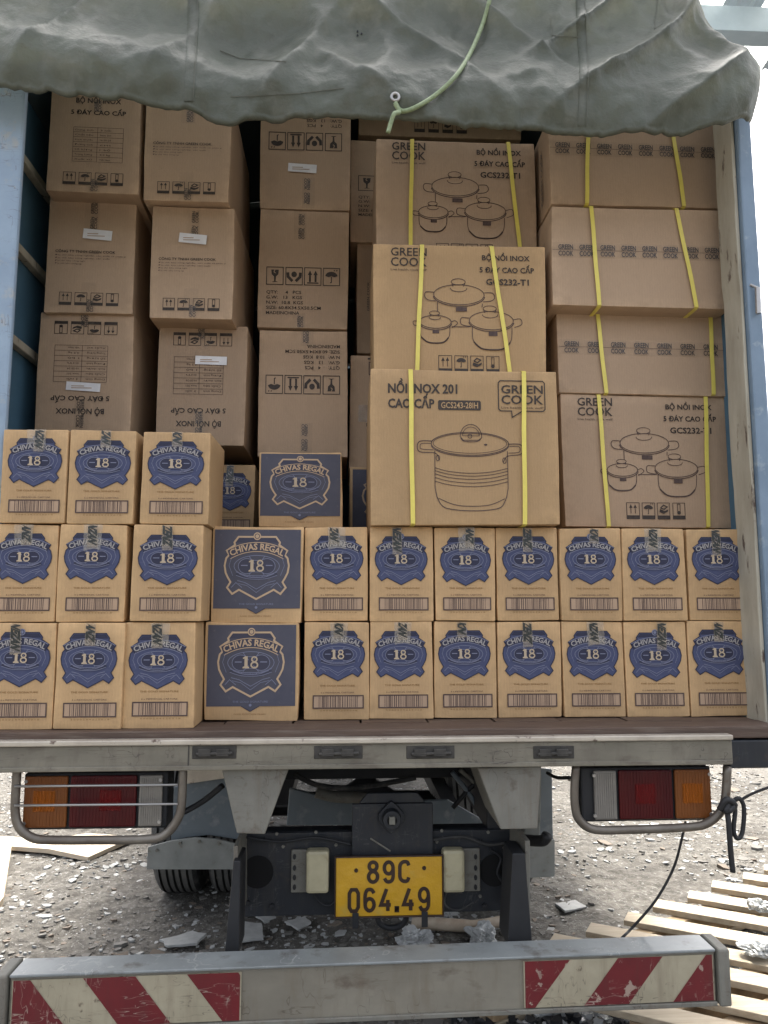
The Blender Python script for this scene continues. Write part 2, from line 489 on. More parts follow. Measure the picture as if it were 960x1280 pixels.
class Print:
    """2-D ink on the plane y=0 of a box front; layer n lies n*0.5 mm proud"""

    def __init__(s):
        s.mb = MB()
        s.mats = []

    def mi(s, m):
        if m not in s.mats:
            s.mats.append(m)
        return s.mats.index(m)

    def poly(s, pts, m, layer=1):
        s.mb.add([(x, -0.0006 * layer, z) for x, z in pts], [tuple(range(len(pts)))], s.mi(m))

    def stroke(s, pts, wd, m, layer=2, closed=False):
        n = len(pts)
        P = [Vector(p) for p in pts]
        Ls, Rs = [], []
        for i in range(n):
            a = P[i - 1] if (i > 0 or closed) else None
            b = P[(i + 1) % n] if (i < n - 1 or closed) else None
            d1 = (P[i] - a).normalized() if a is not None and (P[i] - a).length > 1e-9 else None
            d2 = (b - P[i]).normalized() if b is not None and (b - P[i]).length > 1e-9 else None
            if d1 is None:
                d1 = d2
            if d2 is None:
                d2 = d1
            n1, n2 = Vector((-d1.y, d1.x)), Vector((-d2.y, d2.x))
            nn = (n1 + n2)
            nn = nn.normalized() if nn.length > 1e-6 else n1
            k = wd / 2 / max(0.45, nn.dot(n1))
            Ls.append(P[i] + nn * k)
            Rs.append(P[i] - nn * k)
        y = -0.0006 * layer
        vs = [(p.x, y, p.y) for p in Ls] + [(p.x, y, p.y) for p in Rs]
        fs = [(i, (i + 1) % n, (i + 1) % n + n, i + n) for i in range(n if closed else n - 1)]
        s.mb.add(vs, fs, s.mi(m))

    def rect(s, x0, x1, z0, z1, m, layer=1):
        s.poly([(x0, z0), (x1, z0), (x1, z1), (x0, z1)], m, layer)

    def frame(s, x0, x1, z0, z1, wd, m, layer=2, r=0.0):
        if r:
            pts = []
            for cx, cz, a0 in ((x1 - r, z1 - r, 0), (x0 + r, z1 - r, 90), (x0 + r, z0 + r, 180), (x1 - r, z0 + r, 270)):
                pts += [(cx + r * cos(R(a0 + q)), cz + r * sin(R(a0 + q))) for q in (0, 30, 60, 90)]
        else:
            pts = [(x0, z0), (x1, z0), (x1, z1), (x0, z1)]
        s.stroke(pts, wd, m, layer, True)

    def text(s, body, x0, x1, z0, z1, m, layer=2, weight=0.0, warp=None, rot=0, keep=False):
        """fit the string's width to x0..x1 and its capitals to z0..z1"""
        vs, fs = text_mesh(body, weight)
        if not vs:
            return
        hi, lo = cap_h(weight)
        a, b = min(x for x, y in vs), max(x for x, y in vs)
        sx, sz = (x1 - x0) / (b - a), (z1 - z0) / (hi - lo)
        out = []
        cx, cz = (x0 + x1) / 2, (z0 + z1) / 2
        for x, y in vs:
            X, Z = x0 + (x - a) * sx, z0 + (y - lo) * sz
            if warp:
                X, Z = warp(X, Z)
            if rot:
                dx, dz = X - cx, Z - cz
                X, Z = cx + dx * cos(rot) - dz * sin(rot), cz + dx * sin(rot) + dz * cos(rot)
            out.append((X, -0.0006 * layer, Z))
        s.mb.add(out, fs, s.mi(m))

    def mesh(s, name):
        return s.mb.mesh(name, s.mats, recalc=False)


def ell(cx, cy, rx, ry, a0=0, a1=360, n=28):
    full = abs(a1 - a0) >= 359
    k = n if full else n + 1
    return [(cx + rx * cos(R(a0 + (a1 - a0) * i / n)), cy + ry * sin(R(a0 + (a1 - a0) * i / n))) for i in range(k)]


def spline(pts, n=8):
    """Catmull-Rom through points of any dimension"""
    P = [Vector(p) for p in pts]
    out = []
    for i in range(len(P) - 1):
        a, b, c, d = P[max(i - 1, 0)], P[i], P[i + 1], P[min(i + 2, len(P) - 1)]
        for k in range(n):
            t = k / n
            out.append(0.5 * ((2 * b) + (c - a) * t + (2 * a - 5 * b + 4 * c - d) * t * t + (3 * b - a - 3 * c + d) * t ** 3))
    out.append(P[-1])
    return out


# ---- the crest, drawn in units of the narrow carton's face (x from its centre line, y downwards; 810 units across)
CREST = [(0, 128), (197, 128), (240, 185), (232, 210), (318, 268), (292, 312), (322, 345), (337, 420), (325, 490), (300, 540), (272, 585), (307, 640),
         (252, 704), (182, 662), (0, 755)]


def crest(pr, X, Z, k, style):
    """X,Z map crest units to metres; k metres per unit"""
    T = lambda pts: [(X(x), Z(y)) for x, y in pts]
    full = CREST + [(-x, y) for x, y in CREST[-2:0:-1]]
    light = 'ink_mid' if style == 'solid' else 'ink_mid'
    dark = 'ink_navy' if style == 'solid' else 'ink_panel_dark'
    if style == 'solid':
        pr.poly(T(full), 'ink_blue', 1)
        pr.stroke(T(full), 13 * k, dark, 2, True)
    else:
        pr.poly(T(full), 'ink_panel', 2)
        pr.stroke(T(full), 19 * k, 'ink_tan', 3, True)
    cap = [(-190, 140), (190, 140), (225, 186), (-225, 186)]
    pr.poly(T(cap), dark if style == 'solid' else 'ink_panel_dark', 3)
    R0, cy = 648.0, 833.0
    arc = lambda r, a: [(r * sin(R(a * q / 12)), cy - r * cos(R(a * q / 12))) for q in range(-12, 13)]
    band = arc(644, 28.6) + arc(560, 30.0)[::-1]
    pr.poly(T(band), dark, 4)
    pr.stroke(T(arc(648, 28.8)), 8 * k, 'ink_mid' if style == 'solid' else 'ink_tan', 5)
    pr.stroke(T(arc(556, 30.0)), 8 * k, 'ink_mid' if style == 'solid' else 'ink_tan', 5)

    def warp(x, z):
        a = x / 600.0
        r = 570.0 + z
        return X(r * sin(a)), Z(cy - r * cos(a))
    pr.text('CHIVAS REGAL', -292, 292, 2, 68, 'ink_pale' if style == 'solid' else 'ink_tan', 6, 0.03, warp)
    top = ell(0, 122, 40, 40, n=16)
    pr.poly(T(top), 'ink_mid' if style == 'solid' else 'ink_tan', 5)
    pr.stroke(T(ell(0, 122, 24, 24, n=14)), 7 * k, dark, 6, True)
    # oval cartouche
    ln = 6.5 * k
    pr.stroke(T(ell(0, 425, 238, 108)), ln, light, 5, True)
    lobes = ell(-105, 425, 88, 76, 50, 310, 18) + ell(105, 425, 88, 76, 230, 490, 18)
    pr.poly(T(lobes), dark, 4)
    pr.stroke(T(lobes), ln, light, 5, True)
    for a in (-1, 1):
        pr.stroke(T([(a * 25, 400), (a * 85, 322)]), ln, light, 5)
        pr.stroke(T([(a * 25, 450), (a * 80, 512)]), ln, light, 5)
        pr.stroke(T([(a * 95, 418), (a * 165, 418)]), 11 * k, light, 6)
        pr.stroke(T([(a * 262, 330), (a * 290, 420), (a * 250, 520)]), ln * .7, light, 5)
        pr.stroke(T([(a * 150, 640), (a * 215, 590), (a * 262, 640)]), ln, light, 5)
    rb = spline([(-215, 500), (-110, 532), (0, 540), (110, 532), (215, 500)], 5)
    pr.stroke(T([(p.x, p.y) for p in rb]), 34 * k, dark, 5)
    for dy in (-17, 17):
        pr.stroke(T([(p.x, p.y + dy) for p in rb]), ln, light, 6)
    pr.stroke(T([(p.x * .86, p.y) for p in rb]), 7 * k, light, 6)
    pr.stroke(T([(-200, 570), (-120, 590), (0, 655), (120, 590), (200, 570)]), ln, light, 5)
    pr.stroke(T([(-190, 600), (-100, 620), (0, 690), (100, 620), (190, 600)]), ln * .8, light, 5)
    # numeral
    c = 'ink_cream'
    pr.poly(T([(-82, 376), (-60, 362), (-34, 362), (-34, 458), (-18, 466), (-18, 480), (-84, 480), (-84, 466), (-66, 458), (-66, 384), (-82, 388)]), c, 7)
    pr.stroke(T(ell(35, 392, 26, 24, n=18)), 15 * k, c, 7, True)
    pr.stroke(T(ell(36, 447, 33, 27, n=18)), 16 * k, c, 8, True)


def barcode(pr, x0, x1, z0, z1, seed):
    rnd = random.Random(seed)
    pr.rect(x0, x1, z0, z1, 'ink_wash', 1)
    pr.frame(x0, x1, z0, z1, 0.0034, 'ink_brown', 3)
    a, b = x0 + (x1 - x0) * 0.11, x0 + (x1 - x0) * 0.9
    x = a
    while x < b:
        wd = rnd.choice((0.0007, 0.0011, 0.0011, 0.0018, 0.0024))
        pr.rect(x, min(x + wd, b), z0 + 0.002, z1 - 0.002, 'ink_brown', 2)
        x += wd + rnd.choice((0.0016, 0.0022, 0.003, 0.0046))


NW, NH, ND = 0.184, 0.276, 0.262          # narrow face carton
WW, WH = 0.262, 0.276                     # the same carton seen on its wide side

p = Print()
kx = NW / 810
crest(p, lambda x: x * kx, lambda y: (1225 - y) / 1225 * NH, kx, 'solid')
ME_CREST = p.mesh('crest')
p = Print()
zz = lambda y: (1225 - y) / 1225 * NH
p.text('THE GOLD SIGNATURE', -215 * kx, 230 * kx, zz(812), zz(792), 'ink_gold', 1, 0.02)
p.text('6 x INDIVIDUAL CARTONS', -195 * kx, 220 * kx, zz(898), zz(880), 'ink_brown', 1, 0.0)
p.text('5 0 0 0 2 9 9 2 2 5 0 1 8', -200 * kx, 260 * kx, zz(1122), zz(1106), 'ink_gold', 1, 0.0)
ME_SMALLPRINT = p.mesh('lettering')
ME_BARCODES = []
for i in range(4):
    p = Print()
    barcode(p, -290 * kx, 335 * kx, zz(1082), zz(928), i)
    ME_BARCODES.append(p.mesh('barcode'))
# wide face: blue panel with a tan outlined crest
p = Print()
wx = lambda x: (x - 480) / 880 * WW
wz = lambda y: (940 - y) / 895 * WH
p.poly([(wx(62), wz(68)), (wx(905), wz(68)), (wx(905), wz(808)), (wx(565), wz(808)), (wx(478), wz(856)), (wx(390), wz(808)), (wx(62), wz(808))], 'ink_panel', 1)
p.stroke([(wx(565), wz(806)), (wx(478), wz(854)), (wx(390), wz(806))], 0.002, 'ink_navy', 2)
kw = 0.93 * WW / 880
p.text('THE GOLD SIGNATURE', wx(310), wx(645), wz(775), wz(758), 'ink_mid', 2, 0.0)
p.poly([(wx(478) + 0.004 * sin(2 * pi * i / 10), wz(798) + 0.004 * cos(2 * pi * i / 10)) for i in range(10)], 'ink_mid', 2)
p.text('AGED EIGHTEEN YEARS', wx(320), wx(625), wz(885), wz(872), 'ink_gold', 1, 0.0)
ME_PANEL = p.mesh('printed_panel')
p = Print()
crest(p, lambda x: wx(478) + x * kw, lambda y: wz(18 + y * 0.93), kw, 'line')
ME_CREST_WIDE = p.mesh('crest')

# tapes: clear strip with dark slanting lettering
ME_TAPES = []
for i, (ln, body) in enumerate((('0.055', 'NZAN'), ('0.040', 'ZAN'), ('0.070', 'NEZAN'), ('0.034', 'KN'), ('0.062', 'ZENZ'), ('0.048', 'ANZ'))):
    ln = float(ln)
    p = Print()
    p.rect(-0.0145, 0.0145, NH - ln - 0.012, NH - 0.001, 'tape_milky', 9)

    def sl(x, z, ln=ln):
        dx, dz = x, z
        return (dx + dz * 0.22) * 1.0, dz
    cz = NH - ln / 2
    vs_before = len(p.mb.v)
    p.text(body, -ln / 2, ln / 2, -0.0125, 0.0125, 'tape_ink', 10, 0.055)
    for q in range(vs_before, len(p.mb.v)):
        x, y, z = p.mb.v[q]
        x += z * 0.45
        p.mb.v[q] = (z * 1.0, y, min(NH - 0.0005, cz - x))
    ME_TAPES.append(p.mesh('tape'))


# ---- pictograms
def pict(pr, kind, x0, x1, z0, z1, bar=True):
    wd, h = x1 - x0, z1 - z0
    ink = 'ink_black'
    pr.frame(x0, x1, z0, z1, wd * 0.045, ink, 2)
    if bar:
        pr.rect(x0, x1, z0, z0 + h * 0.22, ink, 2)
        zb, hh = z0 + h * 0.25, h * 0.72
    else:
        zb, hh = z0 + h * 0.08, h * 0.84
    G = lambda pts: [(x0 + wd * a, zb + hh * b) for a, b in pts]
    if kind == 'arrows':
        for c in (0.33, 0.67):
            pr.stroke(G([(c, 0.12), (c, 0.62)]), wd * (0.05 if bar else 0.12), ink, 2)
            pr.poly(G([(c - 0.13, 0.6), (c + 0.13, 0.6), (c, 0.92)]), ink, 2)
        if not bar:
            pr.stroke(G([(0.15, 0.05), (0.85, 0.05)]), wd * 0.07, ink, 2)
    elif kind == 'umbrella':
        pr.poly(G([(0.14, 0.55)] + [(0.5 + 0.38 * cos(R(a)), 0.52 + 0.34 * sin(R(a))) for a in range(170, 0, -20)] + [(0.86, 0.55), (0.68, 0.48), (0.5, 0.55), (0.32, 0.48)]), ink, 2)
        pr.stroke(G([(0.5, 0.5), (0.5, 0.12), (0.42, 0.08)]), wd * 0.06, ink, 2)
        for a in (0.7, 0.85):
            pr.stroke(G([(a, 0.98), (a - 0.05, 0.9)]), wd * 0.06, ink, 2)
    elif kind == 'hands':
        if bar:
            pr.poly(G([(0.15, 0.25), (0.5, 0.1), (0.85, 0.3), (0.9, 0.5), (0.6, 0.35), (0.2, 0.5)]), ink, 2)
            pr.stroke(G([(0.25, 0.6), (0.5, 0.85), (0.8, 0.7), (0.55, 0.5), (0.25, 0.6)]), wd * 0.09, ink, 2)
        else:
            pr.poly(G(ell(0.5, 0.62, 0.17, 0.2, n=12)), ink, 2)
            for s_ in (-1, 1):
                pr.stroke(G([(0.5 + s_ * 0.38, 0.75), (0.5 + s_ * 0.36, 0.45), (0.5 + s_ * 0.1, 0.15)]), wd * 0.17, ink, 2)
    elif kind == 'glass':
        pr.poly(G([(0.27, 0.92), (0.73, 0.92), (0.7, 0.6), (0.56, 0.45), (0.54, 0.14), (0.7, 0.08), (0.3, 0.08), (0.46, 0.14), (0.44, 0.45), (0.3, 0.6)]), ink, 2)
        pr.stroke(G([(0.5, 0.92), (0.44, 0.76), (0.53, 0.68)]), wd * 0.05, 'kraft_grey_veil', 3)
    elif kind == 'heat':
        pr.frame(x0 + wd * 0.4, x0 + wd * 0.6, zb + hh * 0.3, zb + hh * 0.95, wd * 0.05, ink, 2)
        pr.poly(G(ell(0.5, 0.2, 0.15, 0.16, n=10)), ink, 2)


def logo(pr, x0, x1, z0, z1, bold=0.012, slogan=True):
    h = z1 - z0
    pr.text('GREEN', x0, x1, z0 + h * 0.56, z1, 'ink_black', 2, bold)
    pr.text('COOK', x0, x1, z0, z0 + h * 0.47, 'ink_black', 2, bold)
    if slogan:
        pr.text('Live health, cook well!', x0, x1, z0 - h * 0.24, z0 - h * 0.13, 'ink_black', 2, 0.0)


# set-of-three carton, 0.52 x 0.415 m face
GW, GH = 0.52, 0.415
p = Print()
gu = lambda x: ((740 + x / 5.647) - 704.5) / 206.5 * GW - GW / 2
gz = lambda y: (1 - ((490 + y / 5.647) - 493.5) / 167.0) * GH
p.text('BỘ NỒI INOX', gu(533), gu(862), gz(122), gz(85), 'ink_black', 2, 0.022)
p.text('5 ĐÁY CAO CẤP', gu(515), gu(890), gz(208), gz(170), 'ink_black', 2, 0.022)
p.text('GCS232-T1', gu(558), gu(852), gz(295), gz(252), 'ink_black', 2, 0.024)
ME_G_TEXT = p.mesh('lettering')
p = Print()
logo(p, gu(-90), gu(155), gz(175), gz(45))
ME_G_LOGO = p.mesh('logo')
p = Print()
GT = lambda pts: [(gu(x), gz(y)) for x, y in pts]
S = lambda pts, wd=0.0021, closed=False, ly=2: p.stroke(GT([(q[0], q[1]) for q in pts]), wd, 'ink_brown', ly, closed)
for (cx, cy, rx, ry, kcx, kcy, krx, kry, bcy) in ((372, 368, 172, 70, 368, 278, 48, 22, 325), (210, 560, 107, 45, 205, 500, 34, 15, 530), (590, 545, 150, 64, 580, 462, 45, 20, 506)):
    S(ell(cx, cy, rx, ry), 0.0022, True)
    S(ell(cx, cy + 6, rx + 4, ry + 6, 5, 175), 0.0026)
    S(ell(kcx, kcy, krx, kry, n=18), 0.0019, True)
    S([(kcx - krx, kcy), (kcx - krx * .75, kcy + kry * 1.5)], 0.0019)
    S([(kcx + krx, kcy), (kcx + krx * .75, kcy + kry * 1.5)], 0.0019)
    S(ell(kcx + 2, bcy, krx * 1.15, kry, -10, 190, 14), 0.002)
for hpts in (((205, 355), (150, 352), (138, 380), (160, 408), (215, 415)), ((545, 352), (600, 352), (615, 385), (590, 408), (535, 415)),
             ((318, 560), (342, 550), (360, 570), (320, 600)), ((100, 560), (62, 558), (66, 585), (106, 590)),
             ((742, 536), (788, 530), (796, 568), (746, 590)), ((440, 530), (386, 530), (386, 575), (450, 590), (320, 592))):
    S(spline(hpts, 4), 0.0022)
S([(225, 420), (226, 490)]); S([(530, 428), (528, 455)])
S(spline([(105, 585), (110, 655), (150, 700), (210, 710), (270, 700), (303, 655), (308, 585)], 5))
S(spline([(115, 668), (155, 700), (210, 707), (265, 700), (298, 668)], 5), 0.0042)
S(spline([(460, 590), (464, 680), (510, 735), (595, 750), (680, 735), (722, 680), (730, 590)], 5))
S(spline([(470, 695), (520, 738), (595, 747), (670, 738), (716, 695)], 5), 0.0042)
for a, b, c, d in ((350, 425, 455, 485), (190, 235, 620, 640), (570, 630, 622, 652)):
    p.rect(gu(a), gu(b), gz(d), gz(c), 'ink_brown', 2)
ME_G_POTS = p.mesh('pot_drawing')
p = Print()
for (a, b), kd in zip(((230, 318), (338, 425), (445, 530), (553, 637)), ('arrows', 'umbrella', 'hands', 'heat')):
    pict(p, kd, gu(a), gu(b), gz(905), gz(792))
ME_G_ICONS = p.mesh('pictograms')

# single stock pot carton
SW, SH = 0.545, 0.45
p = Print()
su = lambda x: (x - 480) / 940 * SW
sz = lambda y: (1 - (y - 10) / 768) * SH
p.text('NỒI INOX 201', su(95), su(443), sz(130), sz(82), 'ink_black', 2, 0.03)
p.text('CAO CẤP', su(95), su(327), sz(205), sz(158), 'ink_black', 2, 0.03)
p.poly([(su(x), sz(y)) for x, y in ((350, 163), (555, 163), (560, 170), (560, 206), (555, 212), (350, 212), (345, 206), (345, 170))], 'ink_black', 2)
p.text('GCS243-28IH', su(360), su(546), sz(203), sz(173), 'kraft_warm', 3, 0.012)
ME_S_TEXT = p.mesh('lettering')
p = Print()
logo(p, su(664), su(876), sz(178), sz(82), 0.016)
p.stroke([(su(x), sz(y)) for x, y in ((660, 60), (875, 60), (885, 70), (885, 203), (875, 213), (770, 213), (718, 245), (715, 213), (660, 213), (650, 203), (650, 70))], 0.003, 'ink_black', 2, True)
ME_S_LOGO = p.mesh('logo')
p = Print()
ST = lambda pts: [(su(q[0]), sz(q[1])) for q in pts]
S = lambda pts, wd=0.0022, closed=False: p.stroke(ST(pts), wd, 'ink_brown', 2, closed)
S(ell(503, 380, 194, 57, n=40), 0.0024, True)
S(ell(503, 378, 184, 49, n=40), 0.0016, True)
S(ell(503, 386, 194, 57, 5, 175), 0.0022)
S([(327, 415), (327, 600), (335, 640)]); S([(690, 415), (690, 600), (682, 640)])
S(spline([(335, 640), (365, 690), (430, 706), (508, 710), (590, 706), (655, 690), (682, 640)], 5), 0.0026)
S(spline([(345, 650), (420, 680), (508, 688), (600, 680), (672, 650)], 5))
for y in (500, 514, 530, 548, 566):
    S(spline([(327, y), (400, y + 18), (508, y + 26), (610, y + 18), (690, y)], 5), 0.002)
S(ell(508, 345, 54, 62, 180, 360, 14) + [(562, 350), (545, 362), (470, 362), (455, 345)], 0.0022)
S(ell(508, 340, 42, 44, 180, 360, 12) + [(466, 340)], 0.0018)
S(ell(503, 342, 10, 10, n=10), 0.002, True)
S(spline([(456, 350), (470, 366), (508, 370), (545, 366), (560, 350)], 4), 0.0022)
S(spline([(312, 368), (255, 369), (240, 395), (254, 422), (330, 428), (348, 462)], 5), 0.0024)
S(spline([(306, 380), (262, 381), (254, 396), (262, 408), (320, 412)], 5), 0.002)
S(ell(342, 452, 9, 14, n=10), 0.002, True)
S(spline([(694, 380), (752, 380), (768, 405), (754, 430), (690, 440), (668, 470)], 5), 0.0024)
S(spline([(700, 390), (745, 391), (754, 405), (745, 420), (696, 424)], 5), 0.002)
S(ell(674, 462, 9, 14, n=10), 0.002, True)
p.poly(ST(ell(581, 384, 9, 5, n=8)), 'ink_brown', 2)
ME_S_POT = p.mesh('pot_drawing')

# end faces of the set cartons, 0.295 x 0.42 m
EW, EH = 0.295, 0.42
ev = lambda f: (f - 0.5) * EW
ez = lambda f: (1 - f) * EH


def end_icons(pr):
    for a, kd in zip((0.17, 0.345, 0.525, 0.7), ('arrows', 'umbrella', 'hands', 'heat')):
        pict(pr, kd, ev(a), ev(a + 0.135), ez(0.93), ez(0.825))


def vtape(pr, xc, zlist):
    """packing tape with the maker's name running down it"""
    for z0, z1, d in zlist:
        pr.rect(xc - 0.024, xc + 0.024, z0, z1, 'tape_clear', 4)
        h = z1 - z0
        for k in range(max(1, int(h / 0.055))):
            c = z0 + 0.028 + k * 0.055
            if c + 0.02 < z1:
                pr.text('GREEN', xc - 0.022, xc + 0.022, c - 0.008, c + 0.003, 'tape_grey', 5, 0.016, None, pi / 2 * d)
                pr.text('COOK', xc - 0.010, xc + 0.034, c - 0.008, c + 0.003, 'tape_grey', 5, 0.016, None, pi / 2 * d)


p = Print()
p.text('BỘ NỒI INOX', ev(0.27), ev(0.78), ez(0.2), ez(0.155), 'ink_black', 2, 0.022)
p.text('5 ĐÁY CAO CẤP', ev(0.22), ev(0.84), ez(0.305), ez(0.265), 'ink_black', 2, 0.022)
for i in range(8):
    z = ez(0.42 + i * 0.044)
    p.stroke([(ev(0.26), z), (ev(0.82), z)], 0.0012, 'ink_brown', 2)
for a in (0.26, 0.53, 0.82):
    p.stroke([(ev(a), ez(0.42)), (ev(a), ez(0.728))], 0.0012, 'ink_brown', 3)
for i in range(7):
    z = ez(0.42 + i * 0.044 + 0.031)
    p.text(('Dung tích', 'Chất liệu', 'Kích thước', 'Đường kính', 'Số lượng', 'Trọng lượng', 'Xuất xứ')[i], ev(0.28), ev(0.28 + 0.2), z, z + 0.006, 'ink_brown', 2)
    p.text(('3 nồi', 'Inox 201', '16-20-24', 'cm', '1 bộ', '4,2 kg', 'Việt Nam')[i], ev(0.56), ev(0.56 + 0.12), z, z + 0.006, 'ink_brown', 2)
ME_E_TABLE = p.mesh('lettering')
p = Print()
p.text('CÔNG TY TNHH GREEN COOK', ev(0.1), ev(0.78), ez(0.485), ez(0.462), 'ink_black', 2, 0.012)
for i, wd in enumerate((0.8, 0.62, 0.34, 0.3)):
    p.text('Địa chỉ: khu công nghiệp, sản xuất và phân phối'[:int(48 * wd) + 6], ev(0.1), ev(0.1 + wd), ez(0.512 + i * 0.024), ez(0.502 + i * 0.024), 'ink_brown', 2, 0.0)
ME_E_FIRM = p.mesh('lettering')
def tape_pair(xc, lst):
    out = []
    for q in lst:
        pr = Print()
        vtape(pr, xc, (q,))
        out.append(pr.mesh('tape'))
    return out


p = Print()
end_icons(p)
ME_E_ICONS = p.mesh('pictograms')
ME_E_TAPE = tape_pair(0.0, ((EH - 0.12, EH - 0.001, 1), (0.001, 0.11, 1)))

# grey pictogram cartons, 0.335 x 0.465 m
MW, MH = 0.345, 0.468
mv = lambda f: (f - 0.5) * MW
mz = lambda f: (1 - f) * MH
p = Print()
for a, kd in zip((0.09, 0.305, 0.515, 0.725), ('glass', 'hands', 'arrows', 'umbrella')):
    pict(p, kd, mv(a), mv(a + 0.185), mz(0.635), mz(0.49), False)
for i, (s_, a, b) in enumerate((('QTY:     4   PCS', 0.09, 0.48), ('G.W:   13   KGS', 0.09, 0.49), ('N.W:  10.8  KGS', 0.09, 0.5), ('SIZE: 60.8X34.5X50.5CM', 0.09, 0.7), ('MADEINCHINA', 0.09, 0.46))):
    z = 0.712 + i * 0.043
    p.text(s_, mv(a), mv(b), mz(z), mz(z - 0.026), 'ink_black', 2, 0.008)
ME_M_PRINT = p.mesh('lettering')
ME_M_TAPE = tape_pair(-0.015, ((MH - 0.12, MH - 0.001, 1), (0.001, 0.06, 1)))


def name_tape(wd, n):
    p = Print()
    p.rect(-wd / 2 + 0.001, wd / 2 - 0.001, -0.026, 0.026, 'tape_clear', 3)
    p.rect(-wd / 2 + 0.001, wd / 2 - 0.001, 0.0, 0.0012, 'ink_brown', 4)
    st = (wd - 0.06) / n
    for i in range(n):
        x = -wd / 2 + 0.02 + i * (wd - 0.03) / n
        p.text('GREEN', x, x + 0.049, 0.002, 0.019, 'tape_grey', 5, 0.02)
        p.text('COOK', x, x + 0.049, -0.02, -0.003, 'tape_grey', 5, 0.02)
    return p.mesh('tape')


# ------------------------------------------------------------------ the ground
TRUCK_X = 0.118


def ground_z(x, y):
    d = max(0.0, 1 - max(abs(x) / 9, abs(y - 4) / 9))
    return d * (0.035 * noise.noise((x * 0.9, y * 0.9, 0)) + 0.016 * noise.noise((x * 4, y * 4, 3)) + 0.012 * noise.noise((x * 14, y * 14, 9)) + 0.009 * noise.noise((x * 31, y * 31, 2)))


def axis(dense0, dense1, step, far):
    out = []
    x = dense0
    while x <= dense1 + 1e-6:
        out.append(x)
        x += step
    s_ = step
    a, b = dense0, dense1
    while b < far:
        s_ *= 1.5
        b += s_
        a -= s_
        out = [a] + out + [b]
    return out


gx, gy = axis(-2.6, 3.2, 0.022, 400), axis(1.9, 5.8, 0.022, 400)
g = MB()
g.v = [(x, y, ground_z(x, y)) for y in gy for x in gx]
n = len(gx)
g.f = [(j * n + i, j * n + i + 1, (j + 1) * n + i + 1, (j + 1) * n + i) for j in range(len(gy) - 1) for i in range(n - 1)]
g.mi = [0] * len(g.f)
o = link('ground', g.mesh('ground', 'ground_dirt', True, recalc=False))
tag(o, 'grey trodden dirt yard strewn with gravel', kind='structure')

# loose stones and shards
rnd = random.Random(11)
st = MB()
for i in range(52000):
    x, y = rnd.uniform(-2.9, 3.4), 1.3 + 6.0 * rnd.random() ** 1.3
    if noise.noise((x * 1.1, y * 1.1, 5)) < rnd.uniform(-0.6, 0.35):
        continue
    big = rnd.random()
    r = 0.004 + 0.017 * big ** 4 + (0.03 * rnd.random() if big > 0.985 else 0)
    h = r * rnd.uniform(0.05, 0.34)
    k = rnd.choice((4, 5, 5, 6))
    a0 = rnd.uniform(0, 6.28)
    tx, ty = rnd.uniform(-0.22, 0.22), rnd.uniform(-0.22, 0.22)
    z0 = ground_z(x, y) - h * rnd.uniform(0.0, 0.5)
    rr = [r * rnd.uniform(0.6, 1.25) for _ in range(k)]
    ring = [(rr[q] * cos(a0 + 2 * pi * q / k), rr[q] * sin(a0 + 2 * pi * q / k)) for q in range(k)]
    vs = [(x + a, y + b, z0 + h + a * tx + b * ty) for a, b in ring] + [(x + a * 1.15, y + b * 1.15, z0 - 0.012) for a, b in ring]
    fs = [tuple(range(k))] + [(q, q + k, (q + 1) % k + k, (q + 1) % k) for q in range(k)]
    st.add(vs, fs, rnd.choices((0, 1, 2, 3), (6, 3.2, 0.9, 2.4))[0])
# thin pale flakes gathered in patches
for i in range(2600):
    x, y = rnd.uniform(-1.6, 2.2), rnd.uniform(2.3, 4.6)
    if noise.noise((x * 1.7 + 3, y * 1.7, 2)) < rnd.uniform(-0.1, 0.45):
        continue
    k = rnd.choice((5, 6, 7))
    r = 0.007 + 0.02 * rnd.random() ** 2
    a0, z0 = rnd.uniform(0, 6.28), ground_z(x, y) + 0.003
    ti, tj = rnd.uniform(-0.3, 0.3), rnd.uniform(-0.3, 0.3)
    el = rnd.uniform(0.4, 1.0)
    ring = [(r * rnd.uniform(0.55, 1.2) * cos(a0 + 2 * pi * q / k), r * el * rnd.uniform(0.55, 1.2) * sin(a0 + 2 * pi * q / k)) for q in range(k)]
    vs = [(x + a, y + b, z0 + 0.004 + a * ti + b * tj) for a, b in ring] + [(x + a, y + b, z0 - 0.004 + a * ti + b * tj) for a, b in ring]
    st.add(vs, [tuple(range(k))] + [(q, q + k, (q + 1) % k + k, (q + 1) % k) for q in range(k)], 1 if rnd.random() < 0.75 else 0)
o = link('rubble', st.mesh('rubble', ['stone_grey', 'stone_pale', 'stone_dark', 'stone_brown'], recalc=True))
tag(o, 'loose gravel and broken stone lying over the yard', kind='stuff')

# ------------------------------------------------------------------ the truck (open tail, seen from behind)
truck = empty('cargo_truck', (TRUCK_X, 2.06, 0.0))
tag(truck, 'cargo truck seen from behind with open tail and yellow number plate', 'truck')
TB = truck.location.copy()


class TP(MB):
    """mesh in world coordinates that is parented to the truck"""

    def build(s, name, m, parent=None, bevel=0.0, smooth=False, label=None):
        base = parent if parent is not None else truck
        off = Vector(base['_o']) if '_o' in base else TB
        s.v = [(a - off.x, b - off.y, c - off.z) for a, b, c in s.v]
        o = part(name, s, m, base, bevel, smooth, label)
        o.location = (0, 0, 0)
        return o


def sub(parent, name, mb, m, bevel=0.0, smooth=False):
    """sub-part: parent part sits at the truck's origin, so the same offset applies"""
    s = mb
    s.v = [(a - TB.x, b - TB.y, c - TB.z) for a, b, c in s.v]
    return part(name, s, m, parent, bevel, smooth)


FZ = 1.067
XL, XR = -1.1, 1.2
YB = 6.4
